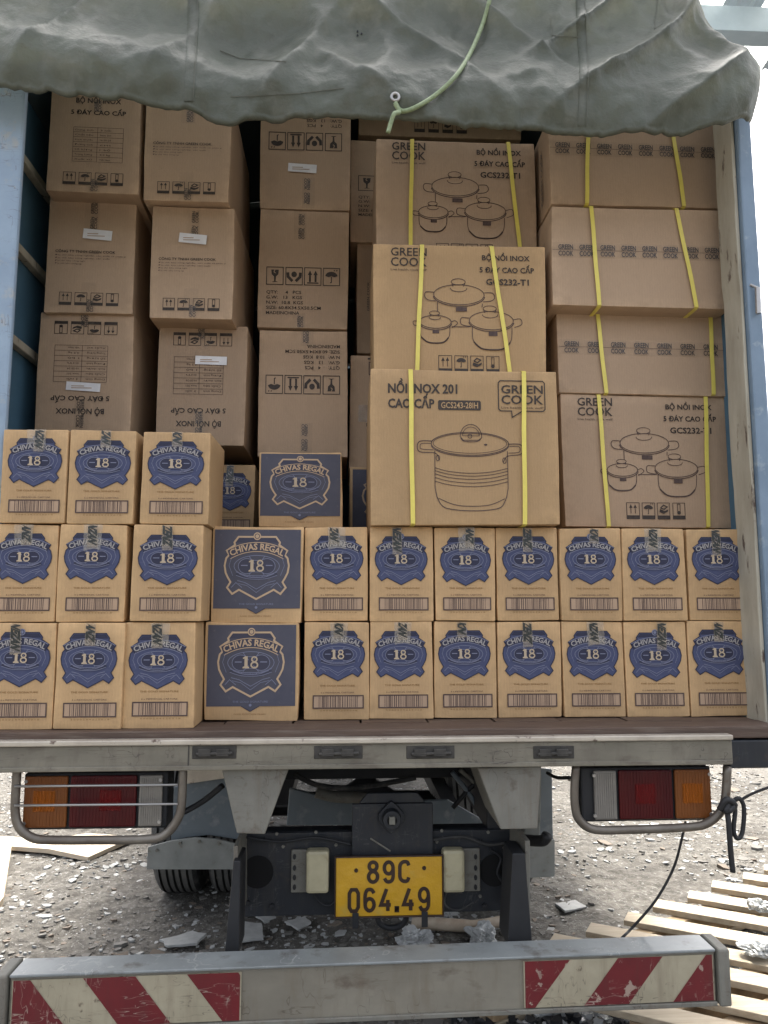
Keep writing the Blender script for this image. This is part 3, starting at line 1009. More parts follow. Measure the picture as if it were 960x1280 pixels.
# bed: a cross board at the tail edge, lengthwise boards behind it
TP().box(XL, XR, 2.085, 2.2, 1.035, FZ).build('edge_board', 'floor_timber', bevel=0.003)
for i in range(12):
    a = XL + (XR - XL) * i / 12
    TP().box(a + 0.003, a + (XR - XL) / 12 - 0.003, 2.203, YB, 1.035, FZ - 0.002 * (i % 2)).build('floor_board', 'floor_timber')
TP().box(XL + 0.02, XR - 0.02, 2.16, YB, 0.985, 1.032).build('bed_frame', 'chassis_black')
# rear sill with a worn top lip, its bright highlight put into the colour, and four lamp recesses
sill = TP().box(-1.0, 1.05, 2.06, 2.15, 0.972, 1.036).build('rear_sill', 'sill_metal', bevel=0.004)
sub(sill, 'top_lip', TP().box(-1.0, 1.05, 2.052, 2.083, 1.036, 1.050), 'bright_edge', 0.003)
sub(sill, 'lower_flange', TP().box(-0.98, 1.045, 2.054, 2.06, 0.972, 0.984), 'sill_metal', 0.002)
sub(sill, 'weld_seam', TP().box(-0.402, -0.399, 2.0585, 2.06, 0.984, 1.036), 'grime')
for u, wd in ((268, 52), (423, 58), (538, 58), (692, 50)):
    c = PY(u, 940, 2.06)
    h = wd / 455 / 2
    e = TP()
    e.box(c.x - h, c.x + h, 2.0575, 2.061, c.z - 0.017, c.z + 0.016)
    for q in (-0.5, 0.32):
        e.box(c.x + h * q - 0.012, c.x + h * q + 0.02, 2.049, 2.058, c.z - 0.01, c.z + 0.009)
    e.tube([(c.x - h * .8, 2.053, c.z - 0.004), (c.x + h * .85, 2.053, c.z - 0.002)], 0.005, 6)
    e.build('marker_lamp', 'grime', bevel=0.003)
TP().box(1.053, 1.21, 2.085, 2.2, 0.955, 1.03).build('corner_bracket', 'chassis_navy', bevel=0.004)
e = TP().box(-1.1, -0.985, 2.03, 2.1, 0.9, 1.03)
e.build('hinge_block', 'slate_paint', bevel=0.012)
# posts at the tail corners
e = TP()
zs = [1.03 + i * 0.06 for i in range(35)]
rj = random.Random(5)
prof = [(1.203 + 0.005 * noise.noise((z * 5, 0, 2)) + 0.003 * rj.random(), z) for z in zs] + [(1.2155, z) for z in (zs[-1], zs[0])]
e.prism(prof, 2.168, 2.275)
e.build('inner_post', 'worn_white_paint', bevel=0.003)
cp = TP().box(1.217, 1.262, 2.15, 2.243, 0.99, 3.02)
cpo = cp.build('corner_post', 'blue_paint_flare', bevel=0.006)
e = TP().tube([PY(947, 360, 2.135), PY(948, 392, 2.135)], 0.008, 10)
e.tube([PY(947, 360, 2.135), PY(938, 356, 2.15)], 0.004, 8)
sub(cpo, 'latch', e, 'wire_steel')
lpo = TP().box(-1.16, -0.955, 2.15, 2.172, 1.03, 3.0).build('corner_post', 'pale_blue_flare', bevel=0.008)
# stake sides: dark sheet outside, pale rails inside
TP().box(-1.15, -1.13, 2.174, YB, 1.03, 3.2).build('side_sheet', 'dark_blue_paint_flare')
TP().box(1.268, 1.29, 2.245, YB, 1.03, 3.2).build('side_sheet', 'dark_blue_paint_flare')
for z in (1.3, 1.62, 1.94, 2.26, 2.58, 2.9):
    TP().box(-1.128, -1.1, 2.174, YB, z, z + 0.03).build('side_rail', 'worn_white_paint', bevel=0.003)
for y in (2.75, 3.5, 4.3):
    TP().box(-1.098, -1.085, y, y + 0.05, 1.07, 3.0).build('side_stake', 'blue_paint_flare', bevel=0.003)
TP().prism([(-1.13, 1.03), (1.26, 1.03), (1.26, 3.17), (1.03, 3.34), (0.118, 3.44), (-0.8, 3.34), (-1.13, 3.14)], YB, YB + 0.04).build('headboard', 'dark_blue_paint_flare')
# canvas roof on hoops
ROOF = [(-1.17, 2.95), (-1.15, 3.16), (-0.8, 3.36), (0.118, 3.46), (1.03, 3.36), (1.24, 3.2), (1.29, 2.95)]
e = TP()
for k, (x, z) in enumerate(ROOF):
    e.v += [(x, 2.3, z), (x, YB + 0.1, z)]
for k in range(len(ROOF) - 1):
    e.f.append((2 * k, 2 * k + 1, 2 * k + 3, 2 * k + 2))
    e.mi.append(0)
e.build('canvas_roof', 'roof_canvas_shade')
for y in (2.28, 3.6, 4.9, 6.2):
    e = TP().tube([(max(-1.09, min(1.24, x)), y, z - 0.03) for x, z in ROOF], 0.016, 8)
    e.build('roof_hoop', 'slate_paint', smooth=True)

# gusset brackets under the sill
for poly in (((277, 961), (361, 961), (331, 1043), (296, 1042)), ((597, 960), (677, 958), (672, 1036), (626, 1037))):
    e = TP()
    q = [PY(u, v, 2.075) for u, v in poly]
    e.prism([(a.x, a.z) for a in q], 2.075, 2.083)
    e.prism([(q[0].x, q[0].z), (q[0].x + 0.012, q[0].z), (q[3].x + 0.012, q[3].z), (q[3].x, q[3].z)], 2.0845, 2.3)
    e.prism([(q[1].x - 0.012, q[1].z), (q[1].x, q[1].z), (q[2].x, q[2].z), (q[2].x - 0.012, q[2].z)], 2.0845, 2.3)
    e.build('gusset_bracket', 'bracket_metal', bevel=0.003)

# chassis
for x in (-0.27, 0.47):
    TP().box(x - 0.035, x + 0.035, 2.365, 9.0, 0.72, 0.93).build('chassis_rail', 'chassis_black', bevel=0.005)
for y in (2.9, 3.9, 5.2):
    TP().box(-0.233, 0.433, y, y + 0.06, 0.76, 0.9).build('cross_beam', 'chassis_black', bevel=0.004)
cr = TP()
a, b = PY(303, 1042, 2.35), PY(645, 1139, 2.35)
cr.prism([(a.x, b.z), (b.x - 0.0, b.z + 0.002), (b.x, a.z), (a.x, a.z)], 2.35, 2.362)
cr.box(a.x, b.x, 2.364, 2.42, a.z - 0.012, a.z)
cro = cr.build('rear_crossmember', 'chassis_navy', bevel=0.002)
for u, v, r in ((322, 1090, 0.046), (618, 1088, 0.046)):
    c = PY(u, v, 2.348)
    sub(cro, 'hole', TP().prism([(c.x + r * cos(t * pi / 12), c.z + r * sin(t * pi / 12)) for t in range(24)], 2.3475, 2.349), 'hole_black')
for u, v in ((346, 1042), (395, 1040), (354, 1058), (552, 1038), (546, 1052), (610, 1040), (600, 1120), (420, 1056), (630, 1060)):
    c = PY(u, v, 2.348)
    sub(cro, 'bolt', TP().prism([(c.x + 0.005 * cos(t * pi / 3), c.z + 0.005 * sin(t * pi / 3)) for t in range(6)], 2.344, 2.349), 'bracket_metal')
e = TP()
a, b = PY(440, 1004, 2.33), PY(541, 1068, 2.33)
e.box(a.x, b.x, 2.318, 2.33, b.z, a.z)
e.prism([(a.x + 0.02, a.z + 0.001), (b.x - 0.02, a.z + 0.001), (b.x - 0.045, a.z + 0.03), (a.x + 0.045, a.z + 0.03)], 2.32, 2.332)
hp = e.build('hitch_plate', 'chassis_navy', bevel=0.003)
c = PY(489, 1021, 2.31)
e = TP().prism([(c.x + 0.042 * a, c.z + 0.046 * b) for a, b in ((0, 1), (0.35, 0.75), (0.9, 0.2), (0.9, -0.2), (0.35, -0.75), (0, -1), (-0.35, -0.75), (-0.9, -0.2), (-0.9, 0.2), (-0.35, 0.75))], 2.3, 2.317)
e.lathe([(2.27, 0.014), (2.27, 0.026), (2.3, 0.028)], (c.x, 0, c.z), 'y', 20)
sub(hp, 'hitch_flange', e, 'chassis_navy', 0.002)
sub(hp, 'hitch_pin', TP().box(c.x - 0.009, c.x + 0.009, 2.262, 2.29, c.z - 0.01, c.z + 0.012), 'bracket_metal', 0.002)
c = PY(490, 1150, 2.34)
TP().tube([(c.x + 0.042 * cos(t), 2.34, c.z + 0.008 + 0.03 * sin(t)) for t in [pi + pi * k / 12 for k in range(13)]], 0.009, 8).build('tow_loop', 'chassis_black', smooth=True)
e = TP().tube([PY(463, 1048, 2.315), PY(488, 1064, 2.315)], 0.0025, 6)
e.build('split_pin', 'bracket_metal')

# licence plate
a, b = PY(420, 1072, 2.29), PY(553, 1143, 2.29)
PX0, PX1, PZ0, PZ1 = a.x, b.x, b.z, a.z
lp = TP().box(PX0, PX1, 2.288, 2.293, PZ0, PZ1).build('number_plate', 'plate_yellow', bevel=0.0015)
e = TP()
for q in ((PX0 - 0.004, PX1 + 0.004, PZ1, PZ1 + 0.004), (PX0 - 0.004, PX1 + 0.004, PZ0 - 0.004, PZ0), (PX0 - 0.004, PX0, PZ0, PZ1), (PX1, PX1 + 0.004, PZ0, PZ1)):
    e.box(q[0], q[1], 2.283, 2.295, q[2], q[3])
sub(lp, 'plate_frame', e, 'plate_ink', 0.0015)
GL = {'8': [ell(0.5, 0.77, 0.33, 0.2, n=20), ell(0.5, 0.28, 0.38, 0.25, n=20)],
      '9': [ell(0.5, 0.68, 0.37, 0.28, n=20), spline([(0.87, 0.7), (0.87, 0.25), (0.7, 0.06), (0.35, 0.04), (0.15, 0.2)], 4)],
      'C': [spline([(0.88, 0.78), (0.75, 0.94), (0.4, 0.95), (0.15, 0.8), (0.13, 0.5), (0.15, 0.2), (0.4, 0.05), (0.75, 0.06), (0.88, 0.22)], 4)],
      '0': [[(0.3, 0.04), (0.7, 0.04), (0.87, 0.2), (0.87, 0.8), (0.7, 0.96), (0.3, 0.96), (0.13, 0.8), (0.13, 0.2)]],
      '6': [ell(0.5, 0.3, 0.37, 0.26, n=20), spline([(0.13, 0.3), (0.13, 0.72), (0.3, 0.94), (0.65, 0.95), (0.86, 0.8)], 4)],
      '4': [[(0.6, 0.97), (0.12, 0.28), (0.95, 0.28)], [(0.7, 0.5), (0.7, 0.02)]],
      '.': [[(0.4, 0.03), (0.6, 0.03), (0.6, 0.14), (0.4, 0.14)]]}
CLOSED = {('8', 0), ('8', 1), ('9', 0), ('0', 0), ('6', 0), ('.', 0)}
pw, ph = PX1 - PX0, PZ1 - PZ0


def plate_text(body, f0, f1, g0, g1):
    n = sum(0.45 if ch == '.' else 1 for ch in body)
    x = PX0 + pw * f0
    cw = pw * (f1 - f0) / n
    for ch in body:
        w_ = cw * (0.45 if ch == '.' else 1)
        pr = Print()
        for k, pl in enumerate(GL[ch]):
            pts = [(q[0], q[1]) for q in pl]
            pts = [(x + w_ * (0.12 + 0.76 * a_), PZ0 + ph * (g0 + (g1 - g0) * b_)) for a_, b_ in pts]
            pr.stroke(pts, 0.0102, 'plate_ink', 1 + k, (ch, k) in CLOSED)
        pr.mb.v = [(a_ - TB.x, 2.2868 - TB.y + b_, c_ - TB.z) for a_, b_, c_ in pr.mb.v]
        link('character', pr.mb.mesh('character', pr.mats, recalc=False), lp)
        x += w_


plate_text('89C', 0.275, 0.715, 0.57, 0.93)
plate_text('064.49', 0.095, 0.9, 0.08, 0.47)
for f, h in ((0.19, 0.78), (0.83, 0.8)):
    sub(lp, 'screw', TP().lathe([(2.2835, 0.0), (2.2835, 0.005), (2.288, 0.006)], (PX0 + pw * f, 0, PZ0 + ph * h), 'y', 10), 'plate_ink')
for f in (0.185, 0.83):
    x = PX0 + pw * f
    sub(lp, 'clip', TP().box(x - 0.009, x + 0.009, 2.28, 2.2825, PZ0 - 0.03, PZ0 + 0.012), 'chassis_black', 0.002)

# plate lamps
for u0, u1, u2, u3, y0, y1 in ((364, 384, 383, 411, 1063, 1116), (578, 601, 553, 581, 1062, 1115)):
    a, b = PY(min(u0, u2), y0, 2.33), PY(max(u1, u3), y1, 2.33)
    pl = TP().box(a.x, b.x, 2.335, 2.347, b.z, a.z).build('lamp_bracket', 'bracket_metal', bevel=0.003)
    c, d = PY(u2, y0, 2.3), PY(u3, y1, 2.3)
    sub(pl, 'plate_lamp', TP().box(c.x, d.x, 2.29, 2.334, d.z, c.z), 'lamp_cream', 0.009)
    for v in (1071, 1085, 1097, 1109):
        q = PY((u0 + u1) / 2 - (6 if u0 < 500 else -5), v, 2.333)
        sub(pl, 'slot', TP().prism([(q.x + 0.005 * cos(t * pi / 4), q.z + 0.008 * sin(t * pi / 4)) for t in range(8)], 2.332, 2.336), 'chassis_black')

# under-run bumper on two drop struts
BXL, BXR = -0.79, 0.955
bz0, bz1 = 0.392, 0.517
def turned(mb):
    mb.v = [(x, y + (x - BXR) * 0.026, z + (x - BXR) * 0.0005) for x, y, z in mb.v]
    return mb


bp = TP().box(BXL, BXR, 2.022, 2.1, bz0, bz1)
bpo = turned(bp).build('under_run_bumper', 'bumper_face', bevel=0.006)
e = TP().box(BXL + 0.002, BXR - 0.002, 2.014, 2.104, bz1 + 0.0005, bz1 + 0.007)
sub(bpo, 'top_plate', turned(e), 'bumper_top', 0.002)
sub(bpo, 'lower_lip', turned(TP().box(BXL + 0.002, BXR - 0.002, 2.014, 2.021, bz0 - 0.004, bz0 + 0.007)), 'bracket_metal', 0.002)
for x0, x1 in ((BXL - 0.034, BXL - 0.002), (BXR + 0.002, BXR + 0.033)):
    sub(bpo, 'end_cap', turned(TP().box(x0, x1, 2.008, 2.108, bz0 - 0.004, bz1 + 0.009)), 'bracket_metal', 0.005)
for (xa, xb, lean) in ((BXL + 0.008, -0.243, 1), (0.455, BXR - 0.008, -1)):
    y = 2.0175
    bd = TP().box(xa, xb, y, 2.0215, bz0 + 0.01, bz1 - 0.006)
    bdo = sub(bpo, 'reflective_board', turned(bd), 'reflex_cream')
    H = bz1 - bz0 - 0.016
    z0, z1 = bz0 + 0.01, bz1 - 0.006
    L = xb - xa
    sh = (0.8 if lean > 0 else -0.84) * H
    wv = L * (0.227 if lean > 0 else 0.236)
    for f in ((-0.15, 0.304, 0.758) if lean > 0 else (0.005, 0.494, 0.963)):
        x0 = xa + f * L
        # leaning stripe, clipped to the board
        poly = [(x0, z1), (x0 + wv, z1), (x0 + wv + sh, z0), (x0 + sh, z0)]

        def clip(pl, xlim, keep_less):
            out = []
            for i in range(len(pl)):
                p0, p1 = pl[i], pl[(i + 1) % len(pl)]
                i0 = (p0[0] <= xlim) if keep_less else (p0[0] >= xlim)
                i1 = (p1[0] <= xlim) if keep_less else (p1[0] >= xlim)
                if i0:
                    out.append(p0)
                if i0 != i1:
                    t = (xlim - p0[0]) / (p1[0] - p0[0])
                    out.append((xlim, p0[1] + t * (p1[1] - p0[1])))
            return out
        poly = clip(clip(poly, xb - 0.003, True), xa + 0.003, False) if poly else []
        if len(poly) >= 3:
            s_ = TP()
            s_.v = [(a_, 2.0165, c_) for a_, c_ in poly]
            s_.f, s_.mi = [tuple(range(len(poly)))], [0]
            turned(s_)
            s_.v = [(a_ - TB.x, b_ - TB.y, c_ - TB.z) for a_, b_, c_ in s_.v]
            link('stripe', s_.mesh('stripe', 'reflex_red'), bpo)
for poly in (((281, 1192), (299, 1192), (301, 1075), (292, 1075)), ((634, 1182), (665, 1178), (656, 1066), (640, 1066))):
    q = [PY(u, v, 2.13) for u, v in poly]
    e = TP().prism([(a_.x, a_.z) for a_ in q], 2.125, 2.24)
    q2 = q[0]
    e.build('bumper_strut', 'chassis_black', bevel=0.003)
for poly in (((299, 1042), (304, 1042), (304, 1140), (297, 1140)), ((645, 1036), (651, 1036), (651, 1132), (646, 1132))):
    q = [PY(u, v, 2.26) for u, v in poly]
    TP().prism([(a_.x, a_.z) for a_ in q], 2.15, 2.348).build('strut_hanger', 'bracket_metal', bevel=0.002)

# tail lamps with pipe guards
for (ua, va, ub, vb, segs) in ((28, 968, 207, 1037, (('amber', 0.0, 0.315), ('red', 0.315, 0.79), ('clear', 0.79, 0.97))),
                               (727, 961, 894, 1027, (('clear', 0.075, 0.265), ('red', 0.265, 0.69), ('amber', 0.69, 0.985)))):
    a, b = PY(ua, va, 2.1), PY(ub, vb, 2.1)
    tl = TP().box(a.x, b.x, 2.112, 2.19, b.z, a.z).build('tail_lamp', 'chassis_black', bevel=0.006)
    L = b.x - a.x
    for f in ((0.03, 0.955) if ua < 100 else (0.09, 0.97)):
        for zq in (a.z - 0.018, b.z + 0.02):
            sub(tl, 'screw', TP().lathe([(2.0965, 0.0), (2.0965, 0.0045), (2.101, 0.0052)], (a.x + L * f, 0, zq), 'y', 10), 'wire_steel')
    for nm, f0, f1 in segs:
        sub(tl, nm + '_lens', TP().box(a.x + L * f0 + 0.006, a.x + L * f1 - 0.001, 2.1, 2.1115, b.z + 0.008, a.z - 0.006), 'lens_' + nm, 0.004)
        if nm != 'clear':
            ribs = TP()
            n_ = int(L * (f1 - f0) / 0.0085)
            for k in range(1, n_):
                x = a.x + L * f0 + 0.006 + k * (L * (f1 - f0) - 0.007) / n_
                ribs.box(x - 0.0012, x + 0.0012, 2.0988, 2.1005, b.z + 0.013, a.z - 0.011)
            rb_ = sub(tl, 'lens_ribs', ribs, 'lens_' + nm)
            rb_['kind'] = 'stuff'
            m_ = (f0 + f1) / 2 + (0.06 if nm == 'red' and ua < 100 else 0)
            zc = (a.z + b.z) / 2 + 0.004
            sub(tl, nm + '_reflector', TP().box(a.x + L * m_ - 0.028, a.x + L * m_ + 0.028, 2.0975, 2.1, zc - 0.026, zc + 0.026), 'lens_%s_core' % nm, 0.002)
        else:
            for k in range(9):
                x = a.x + L * f0 + 0.01 + k * (L * (f1 - f0) - 0.016) / 9
                sub(tl, 'lens_rib', TP().box(x, x + 0.0035, 2.098, 2.1005, b.z + 0.014, a.z - 0.012), 'lens_clear')
for path, wires in ((((22, 958), (20, 985), (19, 1015), (24, 1034), (40, 1047), (62, 1050), (120, 1050), (186, 1049), (208, 1042), (222, 1024), (227, 1004), (229, 958)), (982, 1006)),
                    (((720, 958), (718, 985), (719, 1010), (725, 1026), (744, 1037), (790, 1037), (860, 1034), (884, 1029), (901, 1014), (907, 995), (909, 958)), ())):
    pts = spline([PY(u, v, 2.085) for u, v in path], 4)
    gd = TP().tube(pts, 0.0115, 10).build('lamp_guard', 'pipe_steel', smooth=True)
    for v in wires:
        sub(gd, 'guard_wire', TP().tube([PY(18, v + 1, 2.072), PY(120, v, 2.075), PY(222, v - 1, 2.072)], 0.0032, 6), 'wire_steel', smooth=True)

# wiring loom, exhaust end, hoses
TP().tube(spline([PY(222, 1018, 2.2), PY(236, 1012, 2.22), PY(256, 1000, 2.22), PY(278, 982, 2.2)], 6), 0.0085, 8).build('wiring_hose', 'chassis_black', smooth=True)
TP().tube(spline([PY(640, 1048, 2.36), PY(668, 1051, 2.3), PY(680, 1050, 2.27), PY(684, 1044, 2.26)], 6), 0.016, 10).build('exhaust_pipe', 'chassis_black', smooth=True)
TP().tube(spline([PY(684, 966, 2.3), PY(696, 972, 2.25), PY(712, 972, 2.15)], 6), 0.005, 8).build('wiring_hose', 'chassis_black', smooth=True)
for k, q in enumerate((((565, 965), (585, 990), (604, 1020)), ((575, 962), (600, 985), (626, 1018)), ((610, 968), (588, 985), (566, 1010)))):
    TP().tube(spline([PY(u, v, 2.6) for u, v in q], 5), 0.008, 8).build('wiring_hose', ('slate_paint', 'bracket_metal', 'chassis_black')[k], smooth=True)
for k, (q, Yq, rad) in enumerate(((((306, 1046), (350, 1052), (395, 1047), (440, 1056)), 2.33, 0.004), (((541, 1050), (580, 1046), (612, 1056), (648, 1050)), 2.33, 0.0045),
                                  (((383, 1100), (398, 1126), (412, 1132), (424, 1120)), 2.325, 0.003), (((560, 1108), (556, 1130), (572, 1138), (592, 1128)), 2.325, 0.003),
                                  (((612, 1062), (626, 1072), (622, 1092), (634, 1108)), 2.33, 0.0045), (((368, 968), (400, 982), (450, 984), (520, 972)), 2.7, 0.009))):
    TP().tube(spline([PY(u, v, Yq) for u, v in q], 7), rad, 8).build('cable', ('chassis_black', 'rubber')[k % 2], smooth=True)
for u, v in ((310, 1128), (340, 1132), (605, 1132), (636, 1128), (330, 1050), (600, 1052)):
    c = PY(u, v, 2.348)
    TP().prism([(c.x + 0.008 * cos(t * pi / 3), c.z + 0.008 * sin(t * pi / 3)) for t in range(6)], 2.336, 2.3495).build('bolt', 'chassis_black', bevel=0.001)
# pale pieces seen in the gap above the crossmember
e = TP()
q = [PY(u, v, 3.0) for u, v in ((362, 985), (420, 1000), (470, 1003), (560, 1000), (612, 1030), (358, 1032))]
e.prism([(a_.x, a_.z) for a_ in q], 3.0, 3.02)
e.build('splash_plate', 'mudguard_blue', bevel=0.003)
TP().tube(spline([PY(395, 990, 2.75), PY(420, 996, 2.75), PY(455, 997, 2.75), PY(500, 1002, 2.75)], 5), 0.02, 10).build('air_line', 'bracket_metal', smooth=True)

# mudguards and dual rear wheels
e = TP()
q = [PY(u, v, 3.55) for u, v in ((214, 985), (300, 962), (300, 1050), (262, 1044), (232, 1047), (214, 1052))]
e.prism([(a_.x, a_.z) for a_ in q], 3.55, 3.57)
mg = e.build('mudguard', 'mudguard_blue', bevel=0.003)
q = [PY(u, v, 3.5) for u, v in ((185, 1059), (214, 1051), (245, 1047), (272, 1049), (302, 1057), (302, 1087), (183, 1087))]
sub(mg, 'mud_flap', TP().prism([(a_.x, a_.z) for a_ in q], 3.5, 3.512), 'mudguard_pale', 0.002)
for u, v in ((196, 1063), (225, 1054), (249, 1052), (274, 1055)):
    c = PY(u, v, 3.496)
    sub(mg, 'bolt', TP().prism([(c.x + 0.007 * cos(t * pi / 3), c.z + 0.007 * sin(t * pi / 3)) for t in range(6)], 3.492, 3.5), 'bracket_metal')
q = [PY(u, v, 3.55) for u, v in ((232, 962), (300, 962), (300, 972), (232, 982))]
TP().prism([(a_.x, a_.z + 0.012) for a_ in q], 3.52, 3.54).build('mudguard_rail', 'bright_edge', bevel=0.002)
q = [PY(u, v, 3.5) for u, v in ((648, 958), (690, 962), (692, 1094), (652, 1096))]
mg = TP().prism([(a_.x, a_.z) for a_ in q], 3.5, 3.52).build('mudguard', 'mudguard_blue', bevel=0.003)
q = [PY(u, v, 3.49) for u, v in ((650, 1052), (692, 1048), (692, 1094), (652, 1096))]
sub(mg, 'mud_flap', TP().prism([(a_.x, a_.z) for a_ in q], 3.47, 3.482), 'mudguard_pale', 0.002)
q = [PY(u, v, 2.5) for u, v in ((655, 962), (672, 962), (670, 1052), (650, 1046))]
TP().prism([(a_.x, a_.z) for a_ in q], 2.45, 2.5).build('side_bracket', 'mudguard_pale', bevel=0.004)


def tyre_prof(x0, x1, r):
    wd = x1 - x0
    pr = [(x0 + wd * 0.22, r * 0.56), (x0 + 0.01, r * 0.66), (x0, r * 0.8), (x0 + 0.006, r * 0.93), (x0 + 0.022, r * 0.985, 1)]
    gr = [0.2, 0.36, 0.5, 0.64, 0.8]
    for q in gr:
        c = x0 + wd * q
        pr += [(c - 0.006, r, 0), (c - 0.004, r - 0.014, 0), (c + 0.004, r - 0.014, 0), (c + 0.006, r, 1)]
    pr += [(x1 - 0.022, r * 0.985), (x1 - 0.006, r * 0.93), (x1, r * 0.8), (x1 - 0.01, r * 0.66), (x1 - wd * 0.22, r * 0.56)]
    return pr


WY, WR = 4.06, 0.385
for x0, x1 in ((-0.885, -0.675), (-0.63, -0.42), (0.50, 0.71), (0.73, 0.94)):
    wh = TP().lathe(tyre_prof(x0, x1, WR), (0, WY, WR - 0.012), 'x', 56).build('wheel', ['rubber', 'tread'], smooth=False, label=None)
    c = (x0 + x1) / 2
    sub(wh, 'rim', TP().lathe([(c - 0.06, WR * 0.57), (c - 0.05, WR * 0.5), (c, WR * 0.35), (c, 0.05), (c, 0.0)], (0, WY, WR - 0.012), 'x', 28), 'bracket_metal', smooth=True)
TP().tube([(-0.7, WY, WR), (0.118 - 0.15, WY, WR), (0.118, WY, WR), (0.118 + 0.15, WY, WR), (0.94, WY, WR)], [0.055, 0.06, 0.15, 0.06, 0.055], 14).build('rear_axle', 'chassis_black', smooth=True)
for x in (-0.27, 0.47):
    e = TP()
    for k in range(5):
        L = 0.62 - k * 0.1
        e.box(x - 0.035, x + 0.035, WY - L, WY + L, WR + 0.07 + k * -0.014 + 0.07, WR + 0.082 + k * -0.014 + 0.07)
    e.build('leaf_spring', 'chassis_black', bevel=0.002)
for x0, x1 in ((-0.9, -0.68), (0.72, 0.94)):
    wh = TP().lathe(tyre_prof(x0, x1, WR), (0, 7.9, WR - 0.012), 'x', 32).build('wheel', ['rubber', 'tread'])
# cab beyond the headboard
cb = TP().box(-0.95, 1.19, 6.9, 8.6, 0.75, 2.75).build('cab', 'blue_paint_flare', bevel=0.08)

# ------------------------------------------------------------------ the load of cartons
_BOX = {}


def box_mesh(wd, h, d, m, seed, seam=None):
    """a carton: softened crushed edges, corners a little out of true; front face at y=0, bottom centre at the origin"""
    key = (round(wd, 3), round(h, 3), round(d, 3), m, seed)
    if key in _BOX:
        return _BOX[key]
    rnd = random.Random(seed * 31 + 7)
    b = bmesh.new()
    big = wd > 0.22
    r = bmesh.ops.create_cube(b, size=1.0)
    for v in b.verts:
        v.co = Vector((v.co.x * wd, (v.co.y + 0.5) * d, (v.co.z + 0.5) * h))
        v.co += Vector((rnd.uniform(-1, 1) * (0.0045 if big else 0.0022), abs(rnd.uniform(0, 1)) * 0.0008, rnd.uniform(-1, 1) * (0.0035 if big else 0.0018)))
    bmesh.ops.bevel(b, geom=b.edges[:], offset=0.0045, segments=2, affect='EDGES', profile=0.6)
    bmesh.ops.subdivide_edges(b, edges=[e for e in b.edges if e.calc_length() > 0.05], cuts=9 if big else 5, use_grid_fill=True)
    bow = rnd.uniform(-0.001, 0.004) if big else rnd.uniform(-0.0005, 0.0012)
    sd = seed * 3.7
    for v in b.verts:
        x, y, z = v.co
        fx, fz = abs(x) / (wd / 2), abs(2 * z / h - 1)
        # dents and slackness only ever push the front face inward
        if y < 0.01:
            q = noise.noise((x * 7 + sd, z * 7, sd)) + 0.5 * noise.noise((x * 17 + sd, z * 17, 1.3))
            v.co.y += (0.0042 if big else 0.0016) * max(0.0, q + 0.1) * (1 - fx ** 6) * (1 - fz ** 6)
            if fx > 0.9 or fz > 0.9:
                v.co.y += 0.004 * max(0.0, noise.noise((x * 14 + sd, z * 14, 9.1)) - 0.12)
        if fx > 0.9:
            v.co.x += (1 if x > 0 else -1) * (bow * (1 - (2 * z / h - 1) ** 2) * (1 if y > 0.006 else 0.6) + 0.0014 * noise.noise((y * 9, z * 11, sd)))
        if fz > 0.9:
            v.co.z += 0.0013 * noise.noise((x * 10 + sd, y * 9, 4.0)) - (0.0022 * (1 - min(1, fx) ** 2) if big and z > h / 2 else 0)
    me = bpy.data.meshes.new('carton')
    b.to_mesh(me)
    b.free()
    me.materials.append(MATS[m])
    me.polygons.foreach_set('use_smooth', [True] * len(me.polygons))
    me.set_sharp_from_angle(angle=R(17))
    _BOX[key] = me
    return me


seedn = [0]


def carton(px, Y, d, m, label, group=None, name='carton', yaw=0.0, bottom=None, top=None, kinds=4, wfix=None, hfix=None):
    """px = (left, right at mid height, top, bottom) read off the photo on the plane y=Y; returns the carton and its width and height"""
    ul, ur, vt, vb = px
    vm = (vt + vb) / 2
    xl, xr = PY(ul, vm, Y).x, PY(ur, vm, Y).x
    um = (ul + ur) / 2
    z1 = PY(um, vt, Y).z if top is None else top
    z0 = PY(um, vb, Y).z if bottom is None else bottom
    wd, h = xr - xl, z1 - z0
    if wfix:
        wd = wfix
    if hfix:
        h = hfix
    seedn[0] += 1
    o = link(name, box_mesh(wd, h, d, m, seedn[0]), None, ((xl + xr) / 2, Y, z0), (0, 0, yaw))
    tag(o, label, 'carton', group)
    return o, wd, h


def put(o, name, me, wn, hn, wd, h, flip=False):
    c = link(name, me, o)
    c.scale = (wd / wn, 1, h / hn)
    if flip:
        c.rotation_euler = (0, pi, 0)
        c.location = (0, 0, h)
    return c


rt = random.Random(3)


